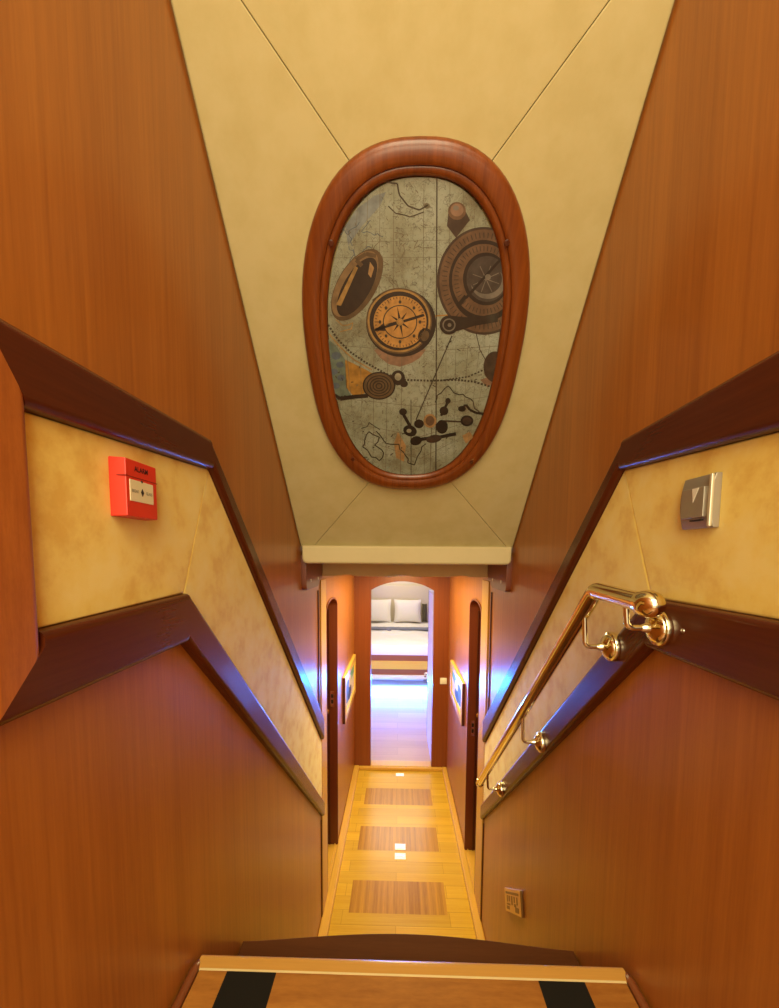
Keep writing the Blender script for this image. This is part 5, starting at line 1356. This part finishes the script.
for X, s, ya, yb, za, zb, lab in ((XL, 1, 2.96, 3.70, -1.285, -.925, 'gilt framed colourful print on the left corridor wall'), (XR, -1, 2.80, 3.46, -1.215, -.905, 'gilt framed colourful print on the right corridor wall')):
    t = thing('framed_print', lab, 'picture', (X, (ya + yb) / 2, za), 'corridor pictures')
    w = .055
    bm = new()
    for q in ([(ya, za), (yb, za), (yb - w, za + w), (ya + w, za + w)], [(yb, za), (yb, zb), (yb - w, zb - w), (yb - w, za + w)], [(yb, zb), (ya, zb), (ya + w, zb - w), (yb - w, zb - w)], [(ya, zb), (ya, za), (ya + w, za + w), (ya + w, zb - w)]):
        prism_x(bm, q, X, X + s * .022, bevel=.003, seg=2, edges='B')
    obj('frame', bm, gilt, t, True)
    bm = new(); box(bm, min(X, X + s * .021), max(X, X + s * .021), ya - .004, ya, za, zb); obj('frame_edge', bm, dark_z, t)
    bm = new(); prism_x(bm, [(ya + w, za + w), (yb - w, za + w), (yb - w, zb - w), (ya + w, zb - w)], X, X + s * .010)
    def patch(pts, mi): 
        f_ = bm.faces.new([bm.verts.new((X + s * (.0102 + .0003 * mi), ya + (yb - ya) * a_, za + (zb - za) * b_)) for a_, b_ in pts]); f_.material_index = mi
    patch([(.58, .52), (.90, .60), (.90, .83), (.52, .83)], 1)
    patch([(.30 + .20 * math.cos(k * math.pi / 8), .50 + .24 * math.sin(k * math.pi / 8)) for k in range(16)], 2)
    patch([(.48 + .16 * math.cos(k * math.pi / 8), .36 + .15 * math.sin(k * math.pi / 8)) for k in range(16)], 3)
    patch([(.52 + .13 * math.cos(k * math.pi / 8), .60 + .13 * math.sin(k * math.pi / 8)) for k in range(16)], 4)
    obj('picture', bm, [pic_paper, pic_green, pic_blue, pic_navy, label_white], t)

t = thing('light_switch', 'small white light switch right of the bedroom doorway', 'light switch', (.435, 3.75, -1.216))
bm = new(); box(bm, .402, .466, 3.742, 3.75, -1.216, -1.156, bevel=.002); obj('plate', bm, white_pl, t)
bm = new(); box(bm, .416, .452, 3.7385, 3.743, -1.203, -1.169, bevel=.0015); obj('rocker', bm, white_pl, t)

# ------------------------------------------------------------------ bedroom beyond
BF = FL + .015
bm = new(); box(bm, -1.7, 1.9, 3.83, 8.7, BF - .06, BF); struct('floor_bedroom', bm, cabin_floor)
bm = new(); box(bm, -1.8, 2.0, 8.62, 8.72, BF, .02); struct('wall_back', bm, wall_cabin)
bm = new(); box(bm, -1.80, -1.70, 3.83, 8.62, BF, .02); struct('wall_bedroom_left', bm, wall_cabin)
bm = new(); box(bm, 1.90, 2.00, 3.83, 8.62, BF, .02); struct('wall_bedroom_right', bm, wall_cabin)
bm = new(); box(bm, -1.8, 2.0, 3.83, 8.7, .02, .06); struct('ceiling_bedroom', bm, white_paint)
bm = new(); box(bm, -1.7, XL - .1, 3.78, 3.83, BF, .02); box(bm, XR + .1, 1.9, 3.78, 3.83, BF, .02); struct('wall_bedroom_near', bm, wall_cabin)

d3 = struct_empty('door_3', (.32, 4.07, FL))
bm = new(); box(bm, .335, .370, 3.85, 4.42, BF + .01, -.37, bevel=.003); lf = obj('door_leaf', bm, white_paint, d3)
bm = new(); box(bm, .333, .372, 4.42, 4.428, BF + .01, -.37); obj('edge_strip', bm, dark_z, lf)
bm = new(); lathe(bm, (.335, 4.365, -1.30), (-1, 0, 0), [(0, .024), (.005, .024), (.008, .010), (.035, .010), (.04, .008)], n=18)
tube(bm, [(.297, 4.37, -1.30), (.295, 4.25, -1.30)], .009, n=12); obj('door_handle', bm, chrome, lf, True)
bm = new(); lathe(bm, (.335, 4.365, -1.40), (-1, 0, 0), [(0, .022), (.005, .022), (.007, .008)], n=18); obj('key_escutcheon', bm, chrome, lf, True)

bed = thing('bed', 'white made bed with honey wood base glowing blue underneath', 'bed', (-.10, 7.3, BF))
bx0, bx1, by0, by1 = -.95, .72, 6.15, 8.45
def bxo(name, x0, x1, y0, y1, z0, z1, m, bev=.004, par=None, sm=False):
    bm = new(); box(bm, x0, x1, y0, y1, z0, z1, bevel=bev, seg=3); return obj(name, bm, m, par or bed, sm)
bs = bxo('base', bx0, bx1, by0, by1, -1.915, -1.54, bed_dark)
bxo('front_band', bx0, bx1, by0 - .02, by0, -1.765, -1.635, bed_light, par=bs); bxo('foot_strip', bx0, bx1, by0 - .03, by0, -1.915, -1.855, bed_cream, par=bs)
bxo('plinth', bx0 + .3, bx1 - .3, by0 + .35, by1, BF, -1.915, white_paint)
bxo('led_strip', bx0 + .05, bx1 - .05, by0 + .04, by0 + .07, -1.930, -1.916, led, .001)
# mattress with a softly domed duvet over it
bxo('mattress', bx0 + .02, bx1 - .02, by0 + .02, by1, -1.54, -1.46, linen, .03, sm=True)
bm = new(); nx, ny = 30, 36; g_ = []
for j in range(ny + 1):
    row = []
    for i in range(nx + 1):
        u, v = i / nx, j / ny
        ex = min(u, 1 - u) * (bx1 - bx0); ey = v * (by1 - by0)
        drop = .10 * max(0, 1 - ex / .07) ** 2 + .11 * max(0, 1 - ey / .10) ** 2
        z = -1.395 - drop + .006 * math.sin(u * 23 + v * 5) + .005 * math.sin(v * 17 + 2 * math.sin(u * 9))
        row.append(bm.verts.new((bx0 + (bx1 - bx0) * u, by0 + (by1 - by0) * v, z)))
    g_.append(row)
for j in range(ny):
    for i in range(nx): bm.faces.new([g_[j][i], g_[j][i + 1], g_[j + 1][i + 1], g_[j + 1][i]])
ring = [g_[0][i] for i in range(nx + 1)] + [g_[j][nx] for j in range(1, ny + 1)] + [g_[ny][i] for i in range(nx - 1, -1, -1)] + [g_[j][0] for j in range(ny - 1, 0, -1)]
lowr = [bm.verts.new((v.co.x, v.co.y, -1.545)) for v in ring]
for k in range(len(ring)): bm.faces.new([ring[k], ring[(k + 1) % len(ring)], lowr[(k + 1) % len(ring)], lowr[k]])
bm.faces.new(lowr); obj('duvet', bm, linen, bed, True)
bxo('headboard', bx0 - .1, bx1 + .3, 8.50, 8.615, BF, -.62, plain('headboard cream leather', (.70, .60, .40), .6), .015)

def pillow(name, label, x0, x1, yb, z0, h, lean, m, thick=.16, group='pillows against the headboard'):
    bm = new(); n = 14; fr = []; bk = []
    for j in range(n + 1):
        r1, r2 = [], []
        for i in range(n + 1):
            u, v = i / n * 2 - 1, j / n * 2 - 1
            bul = max(0, (1 - abs(u) ** 3) * (1 - abs(v) ** 3)) ** .5
            cor = 1 - .05 * (u * u) * (1 - v * v) - .0
            x = (x0 + x1) / 2 + u * (x1 - x0) / 2 * (1 - .05 * (1 - v * v) ** 1); z = z0 + h / 2 + v * h / 2 * (1 - .06 * (1 - u * u))
            y = yb + (z - z0) * lean
            r1.append(bm.verts.new((x, y - thick / 2 * bul - .004, z))); r2.append(bm.verts.new((x, y + thick / 2 * bul + .004, z)))
        fr.append(r1); bk.append(r2)
    for g2 in (fr, bk):
        for j in range(n):
            for i in range(n): bm.faces.new([g2[j][i], g2[j][i + 1], g2[j + 1][i + 1], g2[j + 1][i]])
    def ringof(g2): return [g2[0][i] for i in range(n + 1)] + [g2[j][n] for j in range(1, n + 1)] + [g2[n][i] for i in range(n - 1, -1, -1)] + [g2[j][0] for j in range(n - 1, 0, -1)]
    a_, b_ = ringof(fr), ringof(bk)
    for k in range(len(a_)): bm.faces.new([a_[k], a_[(k + 1) % len(a_)], b_[(k + 1) % len(a_)], b_[k]])
    return tag(obj(name, bm, m, None, True, at=((x0 + x1) / 2, yb, z0)), label, 'pillow' if 'pillow' in name else 'cushion', group)
pillow('pillow', 'ivory pillow on the bed, the one cut off by the left door jamb', -.78, -.155, 8.28, -1.380, .47, .25, pillow_m)
pillow('pillow', 'ivory pillow on the bed, the whole one right of the gap', -.095, .475, 8.28, -1.380, .47, .25, pillow_m)
pillow('dark_cushion', 'narrow dark cushion standing at the right of the pillows', .50, .60, 8.33, -1.380, .38, .25, dark_cush, .10, None)
bm = new(); n = 30; A, B = [], []
for i in range(n + 1):
    x = bx0 + .04 + (bx1 - bx0 - .06) * i / n; w_ = .008 * math.sin(i * .9) + .006 * math.sin(i * 2.3)
    A.append((x, 7.42 + w_, -1.382)); B.append((x, 7.62 + w_, -1.382))
add_prism(bm, ([*A, *reversed(B)], [(p[0], p[1], p[2] + .022) for p in [*A, *reversed(B)]]), bevel=.006, seg=2, edges='B')
th = thing('throw', 'thin grey folded throw lying across the white bed', 'throw', (-.1, 7.5, -1.392))
obj('throw_cloth', bm, grey_m, th, True)
bm = new(); box(bm, -.20, -.13, 7.335, 7.43, -1.382, -1.362, bevel=.006); obj('tassel', bm, grey_m, th, True)

# ------------------------------------------------------------------ light
def area(name, loc, target, size, power, col, size_y=None):
    l = bpy.data.lights.new(name, 'AREA'); l.energy = power; l.color = col; l.size = size
    if size_y: l.shape = 'RECTANGLE'; l.size_y = size_y
    o = bpy.data.objects.new(name, l); o.location = (loc[0], loc[1], loc[2] + EYE)
    d = V(target) - V(loc); o.rotation_euler = d.to_track_quat('-Z', 'Y').to_euler(); C.objects.link(o); return o
area('upper_fill', (.03, -.75, 1.25), (.03, .9, -.1), 1.0, 13, (1, .87, .55))  # soft fill added behind and above the camera, no fixture
area('lower_fill', (.03, -.88, .25), (.03, 1.4, -.9), .8, 5.5, (1, .85, .54))  # second fill added lower down to lift the lower walls
area('corridor_light', (.03, 2.95, -.104), (.03, 2.95, -2), .25, 13, (1, .82, .36), 1.0)
area('stair_foot_fill', (.03, 2.36, -.104), (.03, 2.36, -2), .25, 3, (1, .82, .42))  # extra fill added near the stair foot to brighten the lower walls
area('bedroom_light', (.1, 5.7, 0), (.1, 5.7, -2), 1.2, 14, (1, .86, .58), 1.0)
area('pillow_light', (.0, 7.8, 0), (.0, 7.8, -2), .8, 6, (1, .88, .64), .6)
area('bed_led_light', (-.10, 6.20, -1.934), (-.10, 5.4, -2.25), 1.5, 95, (.02, .20, 1.0), .05)
area('left_blue_fill', (-1.5, 4.6, -1.96), (0, 4.6, -2.1), 1.2, 30, (.12, .12, 1.0), .04)  # low blue fill added to spread blue over the bedroom floor
area('right_blue_fill', (1.8, 4.6, -1.96), (.4, 4.6, -2.1), 1.2, 30, (.12, .12, 1.0), .04)  # matching blue fill added on the right side
w = bpy.data.worlds.new('warm ambient fill'); bpy.context.scene.world = w; w.use_nodes = True  # even warm ambient, added as soft fill through the open top and back
w.node_tree.nodes['Background'].inputs[0].default_value = (1, .88, .60, 1); w.node_tree.nodes['Background'].inputs[1].default_value = .55

# ------------------------------------------------------------------ camera
f_px, pitch, roll, yaw = 400.0, math.radians(4.5), math.radians(.4), math.radians(1.325)
F = V((-math.sin(yaw) * math.cos(pitch), math.cos(yaw) * math.cos(pitch), -math.sin(pitch)))
Rr = V((math.cos(yaw), math.sin(yaw), 0)); U = Rr.cross(F)
R2 = Rr * math.cos(roll) + U * math.sin(roll); U2 = U * math.cos(roll) - Rr * math.sin(roll)
cam = bpy.data.cameras.new('camera'); co = bpy.data.objects.new('camera', cam); C.objects.link(co)
M = Matrix((R2, U2, -F)).transposed().to_4x4(); M.translation = V((0, 0, EYE)); co.matrix_world = M
cam.sensor_width = 36; cam.lens = f_px * 36 / 1008; cam.shift_y = .08275; cam.clip_start = .02
S = bpy.context.scene; S.camera = co
S.view_settings.view_transform = 'Standard'; S.view_settings.look = 'None'; S.view_settings.gamma = 1; S.view_settings.exposure = 1.22
S.view_settings.use_curve_mapping = False
